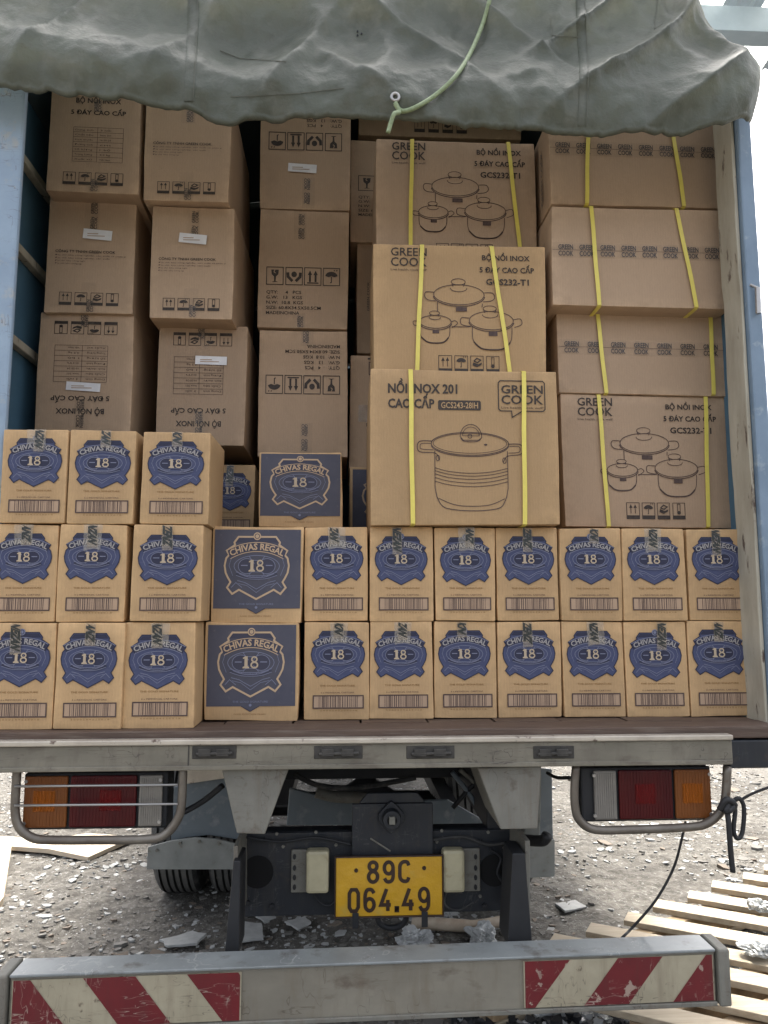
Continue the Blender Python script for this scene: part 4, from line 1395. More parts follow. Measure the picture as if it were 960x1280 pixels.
def narrow(px, Y, label, group, bottom=None, top=None, k=None, smudge=False):
    o, wd, h = carton(px, Y, ND, 'kraft_warm', label, group, yaw=R(rt.uniform(-0.7, 0.7)), bottom=bottom, top=top)
    c = put(o, 'crest', ME_CREST, NW, NH, wd, h)
    c.location = (rt.uniform(-0.004, 0.004), 0, rt.uniform(-0.004, 0.004))
    put(o, 'lettering', ME_SMALLPRINT, NW, NH, wd, h)
    put(o, 'barcode', ME_BARCODES[rt.randrange(4)], NW, NH, wd, h)
    t = put(o, 'tape', ME_TAPES[(k if k is not None else rt.randrange(6)) % 6], NW, NH, wd, h)
    t.location.x = rt.uniform(-0.012, 0.012)
    t.rotation_euler.y = R(rt.uniform(-2.5, 2.5))
    if rt.random() < 0.5:  # wider tape tail, its glare painted as a pale patch
        pr = Print()
        x0, ln = rt.uniform(-0.03, -0.018), rt.uniform(0.035, 0.075)
        pr.poly([(x0, h - 0.001), (x0 + 0.052, h - 0.001), (x0 + 0.05 + rt.uniform(-.004, .004), h - ln), (x0 + 0.03, h - ln + 0.004), (x0 + 0.002, h - ln - 0.002)], 'tape_glint', 8)
        link('tape', pr.mesh('tape'), o)
    return o


def wide(px, Y, label, group, bottom=None, top=None):
    o, wd, h = carton(px, Y, 0.184, 'kraft_warm', label, group, yaw=R(rt.uniform(-0.5, 0.5)), bottom=bottom, top=top)
    put(o, 'printed_panel', ME_PANEL, WW, WH, wd, h)
    put(o, 'crest', ME_CREST_WIDE, WW, WH, wd, h)
    return o


YA, YN = 2.12, 2.26
# left stack, three by three
GA = 'narrow blue-crest cartons of the left stack'
ord3 = ('cut by the photo edge', 'between two others', 'at its right end')
NUMA = [[(2, 83, 534, 651), (85, 168.5, 536, 653), (177, 261, 540, 655)],
        [(-12, 71, 653, 774), (73, 156.5, 655, 774), (164, 253, 656, 775)],
        [(-20, 68, 776, 901), (70, 154, 777, 901.5), (155, 243, 777, 902)]]
rowA = ('in top row of left stack', 'in middle row of left stack', 'in floor row of left stack')
zA = [None, None, FZ + 0.001]
ZT = [PY(125, 537, YA).z, PY(125, 655, YA).z, PY(125, 778, YA).z]
for r_ in range(3):
    for c_ in range(3):
        narrow(NUMA[r_][c_], YA + 0.012 * rt.random(), 'narrow blue-crest carton %s, %s' % (rowA[r_], ord3[c_]), GA,
               bottom=(ZT[r_ + 1] + 0.0015) if r_ < 2 else FZ + 0.001, top=ZT[r_] + rt.uniform(-0.002, 0.0), k=(0, 1, 3, 5, 0, 4, 2, 5, 0)[r_ * 3 + c_])
# right rows, two by seven
GB = 'narrow blue-crest cartons of the two right rows'
bx2 = [(380.5, 460), (463, 541.5), (543.5, 619), (621, 698), (701, 777.5), (779, 857), (859.5, 932)]
bx3 = [(380.5, 461), (462.5, 541), (543, 621), (623, 701.5), (703.5, 780.5), (782, 859.5), (861.5, 939)]
ordr = ('seventh', 'sixth', 'fifth', 'fourth', 'third', 'second', 'first')
zt2 = [PY(u, v, YN).z for u, v in ((420, 658), (660, 659), (890, 658.5))]
ZB2 = PY(660, 776, YN).z
for c_ in range(7):
    last = ' nearest the worn white post' if c_ == 6 else ' beside the wide blue one' if c_ == 0 else ' in from the worn white post'
    n2 = '' if c_ in (0, 6) else ', ' + ordr[c_]
    narrow((*bx3[c_], 778, 898), YN + 0.01 * rt.random(), 'narrow blue-crest carton on the floor, right rows%s%s' % (n2, last), GB, bottom=FZ + 0.001,
           top=ZB2 - 0.002 - 0.002 * rt.random(), k=(3, 1, 3, 4, 0, 2, 5)[c_])
    narrow((*bx2[c_], 658, 775), YN + 0.01 * rt.random(), 'narrow blue-crest carton in upper of right rows%s%s' % (n2, last), GB, bottom=ZB2,
           top=zt2[1] - 0.002 * rt.random(), k=(1, 2, 5, 4, 3, 0, 2)[c_])
# wide faces
GW_ = 'wide cartons with blue printed panel'
wide((256, 371.5, 778, 895), 2.245, 'wide carton with blue panel on the truck floor between the narrow ones', GW_, bottom=FZ + 0.001)
zt = PY(312, 779, 2.245).z
wide((264.5, 377.5, 659, 774), 2.25, 'wide carton with blue panel resting on the bottom wide one', GW_, bottom=zt + 0.001)
zt = PY(320, 660, 2.25).z
wide((323, 427, 565, 659), 2.42, 'wide carton with blue panel below the column of grey pictogram cartons', GW_)
o = wide((438, 545, 585, 672), 2.74, 'wide blue-panel carton in shade, mostly hidden behind the stock pot carton', GW_)
narrow((256, 318, 581, 672), 2.78, 'narrow blue-crest carton in shade, set back behind the left stack', None, k=2)

# end-face cartons of the two left columns
GL_ = 'taped end-face cartons of the two left columns'


def sticker(o, wd, h, fx, fy, a, fw=0.26, fh=0.07):
    pr = Print()
    x, z = (fx - 0.5) * wd, (1 - fy) * h
    w2, h2 = fw * wd / 2, fh * h / 2
    pts = [(x + cos(a) * dx - sin(a) * dz, z + sin(a) * dx + cos(a) * dz) for dx, dz in ((-w2, -h2), (w2, -h2), (w2, h2), (-w2, h2))]
    pr.poly(pts, 'sticker_white', 6)
    for q in (-0.3, 0.15):
        pr.stroke([(x - w2 * .7, z + q * h2), (x + w2 * (0.2 - q), z + q * h2)], 0.003, 'ink_wash', 7)
    link('sticker', pr.mesh('sticker'), o)


def endface(px, Y, label, style, flip, st, yaw=0.0, d=0.5, **kw):
    o, wd, h = carton(px, Y, d, 'kraft_grey_veil', label, GL_, yaw=yaw, **kw)
    put(o, 'lettering', ME_E_TABLE if style == 'table' else ME_E_FIRM, EW, EH, wd, h, flip)
    put(o, 'pictograms', ME_E_ICONS, EW, EH, wd, h, flip)
    for me in ME_E_TAPE:
        put(o, 'tape', me, EW, EH, wd, h, flip)
    if st:
        sticker(o, wd, h, *st)
    return o


endface((63, 174, 102, 241), 2.53, 'shaded end-face carton under the tarp, top of the far left column', 'table', False, None, R(1.0))
endface((58.5, 168, 247, 392), 2.6, 'end-face carton with white sticker in the middle of the far left column', 'firm', False, (0.57, 0.325, R(-4), 0.33, 0.085), R(1.2))
endface((46, 164, 392, 541), 2.62, 'upside-down end-face carton, bottom of the far left column', 'table', True, (0.5, 0.62, R(-3), 0.36, 0.07), R(0.6))
endface((180.5, 288, 116, 252), 2.54, 'end-face carton at the top of the second column from left', 'firm', False, None, R(-0.5))
endface((187.5, 293, 259, 398), 2.57, 'end-face carton with white sticker, middle of the second column from left', 'firm', False, (0.5, 0.29, R(-5), 0.33, 0.085), R(-0.8))
endface((197, 307, 406, 557), 2.67, 'upside-down end-face carton, bottom of the second column from left', 'table', True, (0.6, 0.3, R(-1), 0.36, 0.07), R(0.4))

# grey pictogram cartons
GM = 'grey pictogram cartons of the middle column'
for px, Y, flip, st, lab in (((326, 437, 113, 261), 2.77, True, (0.47, 0.665, R(-3), 0.32, 0.07), 'grey pictogram carton with white sticker, shaded at the top of its column'),
                             ((323.5, 434.5, 263, 411), 2.76, False, None, 'grey pictogram carton with upright lettering in the middle of its column'),
                             ((322, 434.5, 413, 570), 2.75, True, None, 'grey pictogram carton with upside-down lettering above a blue panel carton')):
    o, wd, h = carton(px, Y, 0.5, 'kraft_grey_veil', lab, GM, yaw=R(rt.uniform(-0.5, 0.5)))
    put(o, 'lettering', ME_M_PRINT, MW, MH, wd, h, flip)
    for me in ME_M_TAPE:
        put(o, 'tape', me, MW, MH, wd, h, flip)
    if st:
        sticker(o, wd, h, *st)

# set back cartons behind the pot cartons
GN = 'shaded cartons set back behind the pot cartons'
o, wd, h = carton((449, 652, 100, 172), 2.92, 0.45, 'kraft_grey_veil', 'shaded carton under the tarp above and behind the pot cartons', GN)
pr = Print()
for k, kd in enumerate(('arrows', 'umbrella', 'hands', 'heat')):
    x0 = PY(518 + 17.5 * k, 140, 2.92).x - o.location.x
    pict(pr, kd, x0, x0 + 0.042, PY(520, 165, 2.92).z - o.location.z, PY(520, 147, 2.92).z - o.location.z)
link('pictograms', pr.mesh('pictograms'), o)
for px, Y, lab, kind in (((438, 550, 176, 303), 2.86, 'shaded carton with a goblet pictogram beside the topmost pot set carton', 'text'),
                         ((446, 555, 305, 442), 2.88, 'plain shaded carton edge showing beside the middle pot carton', None),
                         ((438, 548, 444, 585), 2.8, 'shaded carton edge with tape scrap beside the stock pot carton', 'tape')):
    o, wd, h = carton(px, Y, 0.45, 'kraft_grey_veil', lab, GN, yaw=R(0.4))
    if kind == 'text':
        q = put(o, 'lettering', ME_M_PRINT, MW, MH, wd, h)
        q.location.z = h * 0.13
    elif kind == 'tape':
        pr = Print()
        pr.rect(-wd / 2 + 0.03, -wd / 2 + 0.075, h * 0.4, h * 0.55, 'tape_milky', 2)
        link('tape', pr.mesh('tape'), o)
        pr = Print()
        pr.rect(-wd / 2 + 0.06, -wd / 2 + 0.08, h * 0.36, h * 0.39, 'ink_black', 2)
        pr.rect(-wd / 2 + 0.065, -wd / 2 + 0.1, h * 0.955, h * 0.97, 'ink_black', 2)
        pr.frame(-wd / 2 + 0.07, -wd / 2 + 0.12, h * 0.82, h * 0.93, 0.003, 'ink_brown', 2)
        pm = link('pictogram', pr.mesh('pictogram'), o)
    else:
        pr = Print()
        pr.text('GREEN COOK', -0.06, 0.06, h * 0.5, h * 0.52, 'tape_grey', 2, 0.01, None, pi / 2)
        pr.mb.v = [(a - wd / 2 + 0.045, b, c) for a, b, c in pr.mb.v]
        link('lettering', pr.mesh('lettering'), o)


# ---- strapped cartons
def strap(o, wd, h, d, f_top, f_bot, sag=0.0):
    """a yellow band right round the carton: up the front, over the top, down the back, under the bottom"""
    t = 0.0016
    hw = 0.0066
    xt, xb = (f_top - 0.5) * wd, (f_bot - 0.5) * wd
    y0, y1, za, zb_ = -0.0045, d + 0.003, -0.0008, h + 0.0008
    ring = []
    n = 8
    for k in range(n + 1):
        f = k / n
        wob = 0.0015 * sin(f * pi * 2 + f_top * 9) * sin(f * pi)
        ring.append(Vector((xb + (xt - xb) * f + wob, y0 - 0.002 * sin(f * pi), za + 0.003 + (zb_ - za - 0.006) * f)))
    ring += [Vector((xt, 0.004, zb_)), Vector((xt, y1 - 0.004, zb_)), Vector((xt, y1, zb_ - 0.004)), Vector((xb, y1, za + 0.004)), Vector((xb, y1 - 0.004, za)), Vector((xb, 0.004, za))]
    mb = MB()
    m = len(ring)
    c = Vector((0, d / 2, h / 2))
    for q in ring:
        o_ = Vector((0, q.y - c.y, q.z - c.z))
        if q.y < 0.001:
            o_ = Vector((0, -1, 0))
        elif q.y > d - 0.002:
            o_ = Vector((0, 1, 0))
        else:
            o_ = Vector((0, 0, 1 if q.z > c.z else -1))
        mb.v += [tuple(q + Vector((-hw, 0, 0))), tuple(q + Vector((hw, 0, 0))), tuple(q + Vector((hw, 0, 0)) + o_ * t), tuple(q + Vector((-hw, 0, 0)) + o_ * t)]
    for k in range(m):
        a, b = 4 * k, 4 * ((k + 1) % m)
        for i in range(4):
            mb.f.append((a + i, a + (i + 1) % 4, b + (i + 1) % 4, b + i))
            mb.mi.append(0)
    link('strap', mb.mesh('strap', 'strap_yellow'), o)


GP = 'yellow-strapped pot set cartons'
GR = 'yellow-strapped cartons with horizontal name tape'
for px, Y, st, lab in (((471, 670, 176, 334), 2.48, ((515, 512), (636, 650)), 'yellow-strapped pot set carton directly under the tarp hem'),
                       ((468, 682.5, 307, 476), 2.33, ((527.5, 520), (615, 636)), 'yellow-strapped pot set carton on top of the big stock pot carton'),
                       ((704, 911, 494, 659), 2.42, ((750, 757), (885, 880)), 'yellow-strapped pot set carton lowest in the right column above crest cartons')):
    o, wd, h = carton(px, Y, 0.36, 'kraft_grey_veil' if Y > 2.4 else 'kraft_warm', lab, GP, yaw=R(rt.uniform(-0.3, 0.3)))
    put(o, 'lettering', ME_G_TEXT, GW, GH, wd, h)
    put(o, 'logo', ME_G_LOGO, GW, GH, wd, h)
    put(o, 'pot_drawing', ME_G_POTS, GW, GH, wd, h)
    put(o, 'pictograms', ME_G_ICONS, GW, GH, wd, h)
    for a, b in st:
        strap(o, wd, h, 0.36, (a - px[0]) / (px[1] - px[0]), (b - px[0]) / (px[1] - px[0]))
px = (463.5, 698.5, 463, 656)
o, wd, h = carton(px, 2.225, 0.34, 'kraft_warm', 'big yellow-strapped carton with one large stock pot drawing', None)
put(o, 'lettering', ME_S_TEXT, SW, SH, wd, h)
put(o, 'logo', ME_S_LOGO, SW, SH, wd, h)
put(o, 'pot_drawing', ME_S_POT, SW, SH, wd, h)
for a, b in ((513, 515), (656, 653)):
    strap(o, wd, h, 0.34, (a - px[0]) / (px[1] - px[0]), (b - px[0]) / (px[1] - px[0]))
for px, Y, st, tf, n, lab in (((687, 905.5, 150, 257.5), 2.36, ((736, 731), (840, 851)), 0.36, 8, 'yellow-strapped name-taped carton topmost in the right column under the tarp'),
                              ((690.5, 910, 259.5, 384), 2.33, ((740, 746), (847, 866)), 0.45, 8, 'tall yellow-strapped name-taped carton second from top in right column'),
                              ((698, 911, 388, 493), 2.41, ((747, 755), (889, 888)), 0.46, 7, 'yellow-strapped name-taped carton resting on the right column pot set carton')):
    o, wd, h = carton(px, Y, 0.5, 'kraft_grey_veil', lab, GR, yaw=R(rt.uniform(-0.3, 0.3)))
    q = link('tape', name_tape(wd, n), o, (0, 0, h * (1 - tf)))
    q.rotation_euler = (0, R(rt.uniform(-0.5, 1.2)), 0)
    for a, b in st:
        strap(o, wd, h, 0.5, (a - px[0]) / (px[1] - px[0]), (b - px[0]) / (px[1] - px[0]))
    # lettering down the left flank
    pr = Print()
    pr.text('GREEN COOK', -0.1, 0.1, -0.012, 0.012, 'tape_grey', 1, 0.014, None, pi / 2)
    e = link('side_lettering', pr.mesh('side_lettering'), o, (-wd / 2 - 0.0028, 0.09, h * 0.45), (0, 0, -pi / 2))

# ------------------------------------------------------------------ the tarpaulin flap rolled up over the tail
HEM = [(-140, 90), (-60, 97), (0, 104), (60, 108), (100, 113), (200, 123), (240, 131), (290, 147), (330, 141), (400, 138), (480, 141), (560, 148), (650, 154), (740, 162), (800, 161), (850, 159), (900, 151), (945, 138), (975, 130)]
HX = [(PY(u, v, 2.02).x, PY(u, v, 2.02).z) for u, v in HEM]
TX0, TX1, TTOP = -1.2, 1.262, 3.36


def hem_z(x):
    for (a, za), (b, zb_) in zip(HX, HX[1:]):
        if x <= b:
            t = max(0.0, min(1.0, (x - a) / (b - a)))
            t = t * t * (3 - 2 * t)
            return za + (zb_ - za) * t
    return HX[-1][1]


def fold(x, z):
    """wrinkle relief of the hanging canvas, metres towards the viewer"""
    f = 0.045 * noise.noise((x * 1.3 + z * 0.9, z * 1.5 - x * 0.5, 1.7))
    f += 0.026 * noise.noise((x * 3.1 - z * 2.2, z * 2.6 + x * 0.9, 4.1))
    # slack diagonal folds fanning down from the upper corners
    for (cx, sl, ph, am, x0, x1) in ((0.95, 1.25, 0.0, 0.05, 0.45, 1.3), (0.35, -0.9, 1.3, 0.028, -0.2, 0.8), (-0.55, 0.7, 2.0, 0.034, -1.2, 0.1)):
        m_ = max(0.0, min(1.0, (x - x0) / 0.25)) * max(0.0, min(1.0, (x1 - x) / 0.2))
        s_ = (x - cx) * 1.0 - (z - 3.1) * sl + 0.1 * noise.noise((x * 2, z * 2, ph))
        f += am * m_ * (1 - abs(sin(s_ * 9 + ph))) ** 2
    f += 0.034 * (0.35 - abs(noise.noise((x * 4.5 + z * 1.5, z * 4.0 - x, 6.2))))
    f += 0.024 * (0.3 - abs(noise.noise((x * 8 - z * 3, z * 7 + x * 2, 3.3))))
    f += 0.01 * (0.3 - abs(noise.noise((x * 19, z * 17, 8.2))))
    return f


def tarp_y(x, z):
    zh = hem_z(x)
    q = (z - zh) / (TTOP - zh)
    y = 2.13 - 0.10 * exp(-((q - 0.16) / 0.3) ** 2) - 0.03 * (1 - q)
    k = max(0.0, 1 - q / 0.24)
    puck = 0.016 * k * (0.3 - abs(noise.noise((x * 30, z * 9, 0.4)))) + 0.012 * k * noise.noise((x * 20, z * 16, 2.4))
    return y - fold(x, z) * min(1.0, 0.35 + q * 2) - puck


def tarp_pt(s_, t):
    """t 0..1 top to hem, beyond 1 the rolled under edge"""
    x = TX0 + (TX1 - TX0) * s_
    zh = hem_z(x) + 0.006 * noise.noise((x * 17, 0, 5)) + 0.004 * noise.noise((x * 45, 0, 7))
    side = max(0.0, (s_ - 0.955) / 0.045)
    if t <= 1:
        z = TTOP + (zh - TTOP) * t
        y = tarp_y(x, z)
    else:
        a = min((t - 1) / 0.1, 1) * pi
        r = 0.012
        y = tarp_y(x, zh) + r * (1 - cos(a))
        z = zh - r * sin(a)
        if t > 1.1:
            z = zh + (t - 1.1) * 0.9
            y += 0.01
    # the top right corner falls back over the roof, the right edge wraps round the side
    if side > 0:
        y += 0.06 * side ** 2
        x -= 0.006 * side ** 2
    k = max(0.0, (s_ - 0.86) / 0.14)
    up = max(0.0, (z - 3.03) / 0.2)
    x -= k * 0.115 * min(up, 1.6) ** 0.85 + k ** 2 * 0.04 * max(0.0, (3.03 - z) / 0.22)
    return Vector((x, y, z))


NS, NT = 260, 96
mb = MB()
ts = [1.0 * (1 - (1 - i / 70) ** 1.25) for i in range(71)] + [1 + 0.1 * i / 12 for i in range(1, 13)] + [1.1 + 0.02 * i for i in range(1, 9)]
for t in ts:
    for i in range(NS + 1):
        mb.v.append(tuple(tarp_pt(i / NS, t)))
for j in range(len(ts) - 1):
    for i in range(NS):
        a = j * (NS + 1) + i
        mb.f.append((a, a + 1, a + NS + 2, a + NS + 1))
        mb.mi.append(0)
tarp = link('tarpaulin', mb.mesh('tarpaulin', 'tarp_canvas', True))
tag(tarp, 'grey-green canvas tarpaulin hanging rolled up over the open tail', 'tarpaulin')


def on_tarp(u, v, lift=0.004):
    """the point of the canvas seen at a photo pixel"""
    Y = 2.05
    for _ in range(8):
        q = PY(u, v, Y)
        Y = tarp_y(q.x, q.z) - lift
    return PY(u, v, Y)


def seam(pts, wd=0.004, name='seam', m='tarp_seam', lift=0.003):
    P = []
    for (a, b), (c, d) in zip(pts, pts[1:]):
        n = max(2, int(sqrt((c - a) ** 2 + (d - b) ** 2) / 6))
        P += [(a + (c - a) * k / n, b + (d - b) * k / n) for k in range(n)]
    P.append(pts[-1])
    mb = MB()
    mb.tube([on_tarp(u, v, lift) for u, v in P], wd / 2, 5)
    return part(name, mb, m, tarp)




def strip(pts, half, name='seam_strip'):
    mb = MB()
    P = spline([Vector((u, v)) for u, v in pts], 14)
    for q in P:
        for du, lf in ((-half - 1.2, 0.0), (-half, 0.0035), (half, 0.0035), (half + 1.2, 0.0)):
            mb.v.append(tuple(on_tarp(q.x + du, q.y, lf)))
    for i in range(len(P) - 1):
        for k in range(3):
            mb.f.append((4 * i + k, 4 * i + k + 1, 4 * i + k + 5, 4 * i + k + 4))
            mb.mi.append(0)
    return part(name, mb, 'tarp_canvas', tarp, smooth=True)


strip([(242, -20), (241, 40), (238, 90), (236, 126)], 6)
strip([(725, -20), (727, 40), (730, 90), (728, 157)], 5)
seam([(247, 0), (246, 40), (243, 90), (241, 126)], 0.0022, 'stitching', lift=0.004)
seam([(731, 0), (733, 40), (735, 90), (733, 157)], 0.0022, 'stitching', lift=0.004)
seam([(688, 22), (690, 44), (727, 47)], 0.0022, 'stitching')
seam([(822, 0), (818, 36), (856, 12)], 0.0022, 'stitching')
seam([(288, 121), (370, 117), (430, 110)], 0.0022, 'stitching')
seam([(275, 63), (300, 73), (358, 77)], 0.0026, 'tear')
c = on_tarp(494, 122, 0.004)
mb = MB()
mb.tube([(c.x + 0.011 * cos(t), c.y - 0.002, c.z + 0.011 * sin(t)) for t in [2 * pi * k / 14 for k in range(14)]], 0.0045, 8, closed=True)
part('eyelet', mb, 'wire_steel', tarp, smooth=True)
for u, v in ((447, 39), (452, 42), (447, 44)):
    q = on_tarp(u, v, 0.002)
    mb = MB()
    mb.prism([(q.x + 0.003 * cos(t * pi / 3), q.z + 0.003 * sin(t * pi / 3)) for t in range(6)], q.y - 0.001, q.y + 0.004)
    part('pinhole', mb, 'chassis_black', tarp)

# green rope through the eyelet
mb = MB()
rp = [on_tarp(u, v, 0.012) for u, v in ((616, -25), (612, 0), (604, 28), (590, 62), (572, 92), (548, 116), (522, 133), (503, 139), (494, 130))]
mb.tube(spline(rp, 5), 0.0066, 8)
rp = [on_tarp(494, 128, 0.012), on_tarp(499, 140, 0.02), PY(493, 142, 1.97), PY(489, 152, 1.975), PY(485, 166, 1.98)]
mb.tube(spline(rp, 5), 0.0064, 8)
o = link('rope', mb.mesh('rope', 'rope_green', True))
tag(o, 'pale green rope tied through the tarpaulin eyelet, its end hanging', 'rope')

# ------------------------------------------------------------------ straps and cord on the right tail lamp guard
st_ = empty('tie_strap', PY(912, 1005, 2.08))
tag(st_, 'black rubber tie strap knotted on the right lamp guard', 'strap')


def hang(name, pts, r, parent, m='black_strap'):
    mb = MB()
    mb.tube([q - parent.location for q in spline(pts, 6)], r, 8)
    return part(name, mb, m, parent, smooth=True)


hang('loop', [PY(916, 1002, 2.065), PY(924, 998, 2.06), PY(930, 1010, 2.06), PY(928, 1040, 2.06), PY(922, 1048, 2.06), PY(917, 1038, 2.06), PY(919, 1012, 2.06), PY(914, 1006, 2.06)], 0.006, st_)
hang('tail', [PY(908, 1008, 2.065), PY(911, 1030, 2.055), PY(913, 1060, 2.055), PY(916, 1090, 2.055)], 0.0075, st_)
hang('knot', [PY(900, 1012, 2.06), PY(908, 1000, 2.05), PY(918, 1006, 2.055), PY(908, 1014, 2.05), PY(912, 998, 2.06)], 0.009, st_)
hang('cord', [PY(926, 1000, 2.06), PY(945, 990, 2.04), PY(990, 974, 2.0)], 0.0035, st_)
mb = MB()
mb.tube(spline([PY(857, 1027, 2.13), PY(852, 1050, 2.13), PY(842, 1085, 2.14), PY(820, 1125, 2.15), PY(790, 1160, 2.17), PY(770, 1180, 2.19), PZ(740, 1215, 0.012)], 7), 0.0036, 7)
o = link('cord', mb.mesh('cord', 'black_strap', True))
tag(o, 'thin black cord hanging from the right tail lamp to the ground', 'cord')

# ------------------------------------------------------------------ wooden pallet by the right end of the bumper
pal = empty('wooden_pallet', (1.6, 3.0, 0.0))
tag(pal, 'pale slatted wooden pallet lying on the ground behind the bumper', 'pallet')
b0 = [(735, 1166), (775, 1149), (813, 1134), (850, 1122), (888, 1109), (928, 1097)]
A0, A1 = PZ(738, 1164, 0.15), PZ(928, 1098, 0.15)
dirv = (PZ(960, 1140, 0.15) - PZ(850, 1122, 0.15))
dirv.z = 0
dirv.normalize()
step = (A1 - A0) / 5
edge = step.normalized()
BL = 1.15


def board(name, p0, length, wdt, z0, z1, dv, m, parent, jit=0.0):
    nrm = Vector((-dv.y, dv.x, 0))
    q = [p0, p0 + dv * length, p0 + dv * length + nrm * wdt, p0 + nrm * wdt]
    mb = MB()
    base = parent.location if parent else Vector((0, 0, 0))
    vs = [(a.x - base.x, a.y - base.y, z0 - base.z + jit * k) for k, a in enumerate(q)] + [(a.x - base.x, a.y - base.y, z1 - base.z + jit * k) for k, a in enumerate(q)]
    mb.add(vs, [(3, 2, 1, 0), (4, 5, 6, 7)] + [(i, (i + 1) % 4, (i + 1) % 4 + 4, i + 4) for i in range(4)])
    return part(name, mb, m, parent, bevel=0.0025)


rp_ = random.Random(4)
for k in range(-3, 9):
    p0 = A0 + step * k + edge * rp_.uniform(-0.008, 0.008) - dirv * rp_.uniform(0, 0.03)
    board('top_board', Vector((p0.x, p0.y, 0)), BL, 0.098, 0.126, 0.148 + rp_.uniform(-0.002, 0.002), dirv, 'pallet_wood', pal)
for f in (0.05, 0.53, 1.02):
    p0 = A0 - step * 3 + dirv * (f * 1.0)
    board('stringer', Vector((p0.x, p0.y, 0)), (step * 11.4).length, -0.05 if f > 0.1 else -0.06, 0.03, 0.1255, edge, 'old_timber', pal)
for f in (0.02, 0.5, 1.0):
    p0 = A0 - step * 3 + dirv * f
    board('bottom_board', Vector((p0.x, p0.y, 0)), (step * 11.4).length, -0.095, 0.008, 0.0298, edge, 'pallet_wood', pal)
# old beam in front of it
q0, q1 = PZ(868, 1290, 0.12), PZ(990, 1232, 0.12)
d_ = (q1 - q0).normalized()
bm_ = board('timber_beam', Vector((q0.x, q0.y, 0)) - d_ * 0.3, 1.3, -0.09, 0.0, 0.12, d_, 'old_timber', None)
tag(bm_, 'brown old timber beam lying under the right bumper corner', 'beam')

# ------------------------------------------------------------------ litter that can be told apart
def sheet(name, px, th, m, label, cat, z=0.012, group=None):
    P = [PZ(u, v, z) for u, v in px]
    mb = MB()
    n = len(P)
    vs = [(q.x, q.y, z + th + 0.012 * noise.noise((q.x * 3, q.y * 3, 1))) for q in P] + [(q.x, q.y, z - 0.004) for q in P]
    mb.add(vs, [tuple(range(n)), tuple(range(2 * n - 1, n - 1, -1))] + [(i, (i + 1) % n, (i + 1) % n + n, i + n) for i in range(n)])
    o = link(name, mb.mesh(name, m), bevel=0.002)
    return tag(o, label, cat, group)


sheet('cardboard_sheet', ((-40, 1046), (60, 1052), (110, 1046), (168, 1050), (110, 1076), (60, 1066), (-40, 1058)), 0.02, 'sheet_board', 'flattened pale cardboard sheet on the ground below the left lamp', 'cardboard')
sheet('plank', ((-30, 1062), (14, 1064), (4, 1130), (-40, 1190)), 0.03, 'sheet_board', 'pale plank lying at the left edge of the yard', 'plank')
def rough_edge(px):
    """break the straight sides of a slab outline"""
    cx, cy = sum(p_[0] for p_ in px) / len(px), sum(p_[1] for p_ in px) / len(px)
    out = []
    for p_, q_ in zip(px, px[1:] + px[:1]):
        for f in (0, 0.25, 0.5, 0.75):
            k = 0.82 + 0.14 * noise.noise((p_[0] * 0.3 + f * 5, p_[1] * 0.3, 3)) + (0.04 if f == 0 else 0)
            out.append((cx + (p_[0] + (q_[0] - p_[0]) * f - cx) * k, cy + (p_[1] + (q_[1] - p_[1]) * f - cy) * k))
    return out


for i, (px, lab) in enumerate(((((286, 1168), (300, 1150), (330, 1152), (333, 1176), (290, 1182)), 'broken pale slab right beside the left bumper strut'),
                               (((196, 1176), (240, 1164), (262, 1168), (250, 1182), (205, 1186)), 'broken pale slab just above the left bumper top'),
                               (((352, 1152), (382, 1146), (392, 1154), (372, 1164)), 'small broken pale slab below the left plate lamp'),
                               (((318, 1146), (336, 1140), (348, 1147), (330, 1153)), 'small pale chip under the left hanger plate'),
                               (((690, 1130), (720, 1124), (738, 1134), (705, 1142)), 'pale flat chip on the ground right of the right strut'))):
    sheet('broken_slab', rough_edge(px), 0.006, 'stone_pale', lab, 'slab', 0.012, 'broken pale slabs on the ground')
mb = MB()
mb.tube(spline([PZ(516, 1154, 0.04), PZ(545, 1155, 0.045), PZ(590, 1157, 0.04), PZ(630, 1151, 0.05), PZ(650, 1147, 0.05)], 5), [0.026] * 10 + [0.022] * 11, 10)
o = link('branch', mb.mesh('branch', 'branch_pale', True))
tag(o, 'pale bare branch lying on the ground behind the number plate', 'branch')


def crumple(name, c, r, m, seed, label, cat, sq=0.5):
    b = bmesh.new()
    bmesh.ops.create_icosphere(b, subdivisions=4, radius=1.0)
    for v in b.verts:
        n1 = noise.noise(v.co * 1.6 + Vector((seed, 0, 0)))
        n2 = abs(noise.noise(v.co * 3.3 + Vector((0, seed, 0))))
        n3 = abs(noise.noise(v.co * 7.0 + Vector((0, 0, seed))))
        k = 1 + 0.5 * n1 - 0.55 * n2 - 0.25 * n3
        v.co = Vector((v.co.x * k * r[0], v.co.y * k * r[1], max(-0.4, v.co.z) * k * r[2]))
    me = bpy.data.meshes.new(name)
    b.to_mesh(me)
    b.free()
    me.materials.append(MATS[m])
    o = link(name, me, None, c)
    return tag(o, label, cat)


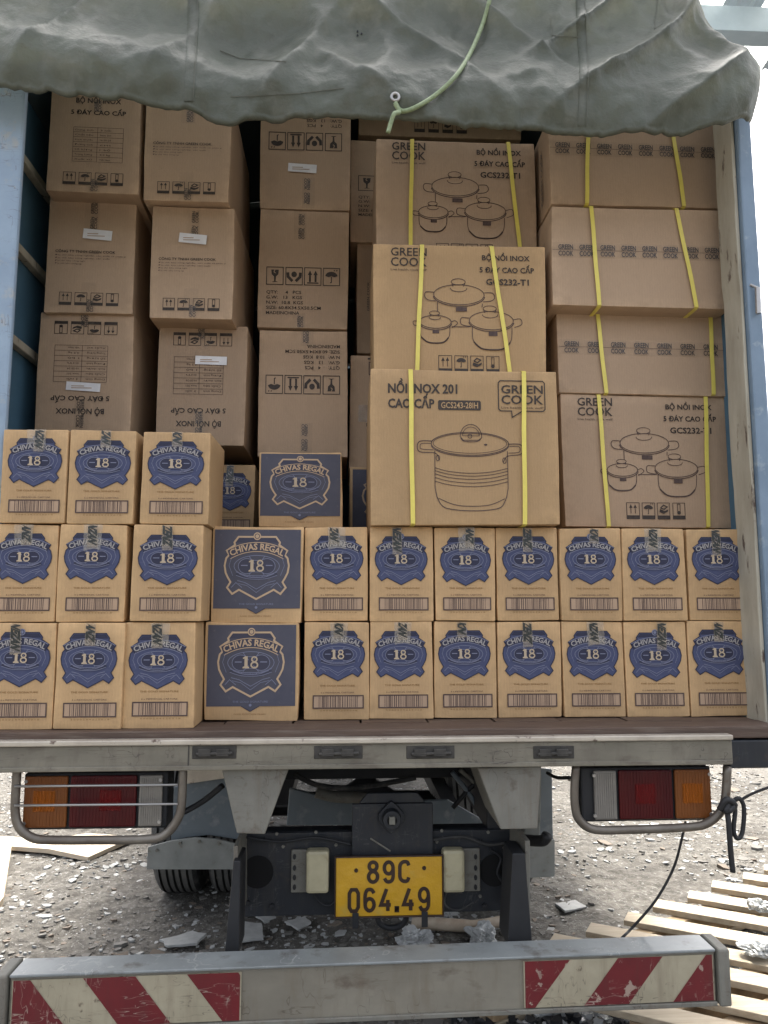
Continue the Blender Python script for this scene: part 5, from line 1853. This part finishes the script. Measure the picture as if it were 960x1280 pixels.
crumple('plastic_bag', PZ(602, 1172, 0.03), (0.075, 0.06, 0.06), 'film_plastic', 3, 'crumpled whitish plastic bag beside the right bumper strut', 'bag')
crumple('plastic_wrap', PZ(520, 1172, 0.03), (0.085, 0.05, 0.05), 'film_plastic', 9, 'crumpled pale plastic wrap on the ground below the tow loop', 'wrap')
crumple('plastic_wrap', PZ(553, 1142, 0.03), (0.04, 0.03, 0.05), 'film_plastic', 14, 'small clear plastic wrap scrap on the pale branch', 'wrap')
crumple('plastic_film', PZ(948, 1188, 0.17), (0.07, 0.06, 0.03), 'film_plastic', 21, 'torn clear plastic film caught on the pallet boards', 'film')
crumple('plastic_film', PZ(950, 1132, 0.17), (0.05, 0.05, 0.03), 'film_plastic', 27, 'small clear plastic film on the far pallet boards', 'film')
# black and white scraps under the bumper
mb = MB()
r5 = random.Random(9)
for i in range(420):
    c = PZ(r5.uniform(570, 800), r5.uniform(1245, 1330), 0.0)
    a0 = r5.uniform(0, 6.3)
    r = r5.uniform(0.012, 0.03)
    k = 6
    z = 0.012 + 0.03 * r5.random()
    ring = [(c.x + r * r5.uniform(.5, 1.3) * cos(a0 + q * 2 * pi / k), c.y + r * r5.uniform(.5, 1.3) * sin(a0 + q * 2 * pi / k)) for q in range(k)]
    mb.add([(x, y, z + r5.uniform(-.008, .008)) for x, y in ring] + [(x, y, z - 0.03) for x, y in ring], [tuple(range(k))] + [(q, q + k, (q + 1) % k + k, (q + 1) % k) for q in range(k)], 0 if r5.random() < 0.45 else 1)
o = link('litter', mb.mesh('litter', ['film_plastic', 'chassis_black']))
tag(o, 'black and white plastic litter on the ground under the bumper', kind='stuff')

# ------------------------------------------------------------------ edge of the shed roof, upper right
shed = empty('shed_roof', (3.2, 5.0, 5.6))
tag(shed, 'corrugated shed roof edge with blue-grey steel beam, upper right', 'roof')
SB = shed.location


def shed_part(name, mb, m, bevel=0.0):
    mb.v = [(a - SB.x, b - SB.y, c - SB.z) for a, b, c in mb.v]
    return part(name, mb, m, shed, bevel)


shed_part('beam', MB().box(1.6, 9.0, 4.95, 5.1, 5.56, 5.76), 'shed_steel', 0.004)
# corrugated sheets in alternating opaque and skylight strips, rising towards the viewer
for k in range(24):
    x0 = 1.6 + k * 0.3
    mb = MB()
    for q in range(6):
        xa, xb = x0 + q * 0.05, x0 + (q + 1) * 0.05
        za, zb_ = (0.0, 0.03) if q % 2 == 0 else (0.03, 0.0)
        mb.add([(xa, 3.2, 6.12 + za), (xb, 3.2, 6.12 + zb_), (xb, 5.62, 5.76 + zb_), (xa, 5.62, 5.76 + za)], [(0, 1, 2, 3)])
    shed_part('roof_sheet', mb, 'shed_skylight' if k % 2 else 'shed_sheet')
for x in (2.2, 4.2, 6.2):
    shed_part('rafter', MB().tube([(x, 3.3, 6.0), (x + 0.35, 5.6, 5.66)], 0.04, 6), 'shed_skylight')
for x in (5.5, 8.9):
    shed_part('post', MB().box(x, x + 0.12, 4.97, 5.08, 0.0, 5.56), 'shed_steel', 0.004)
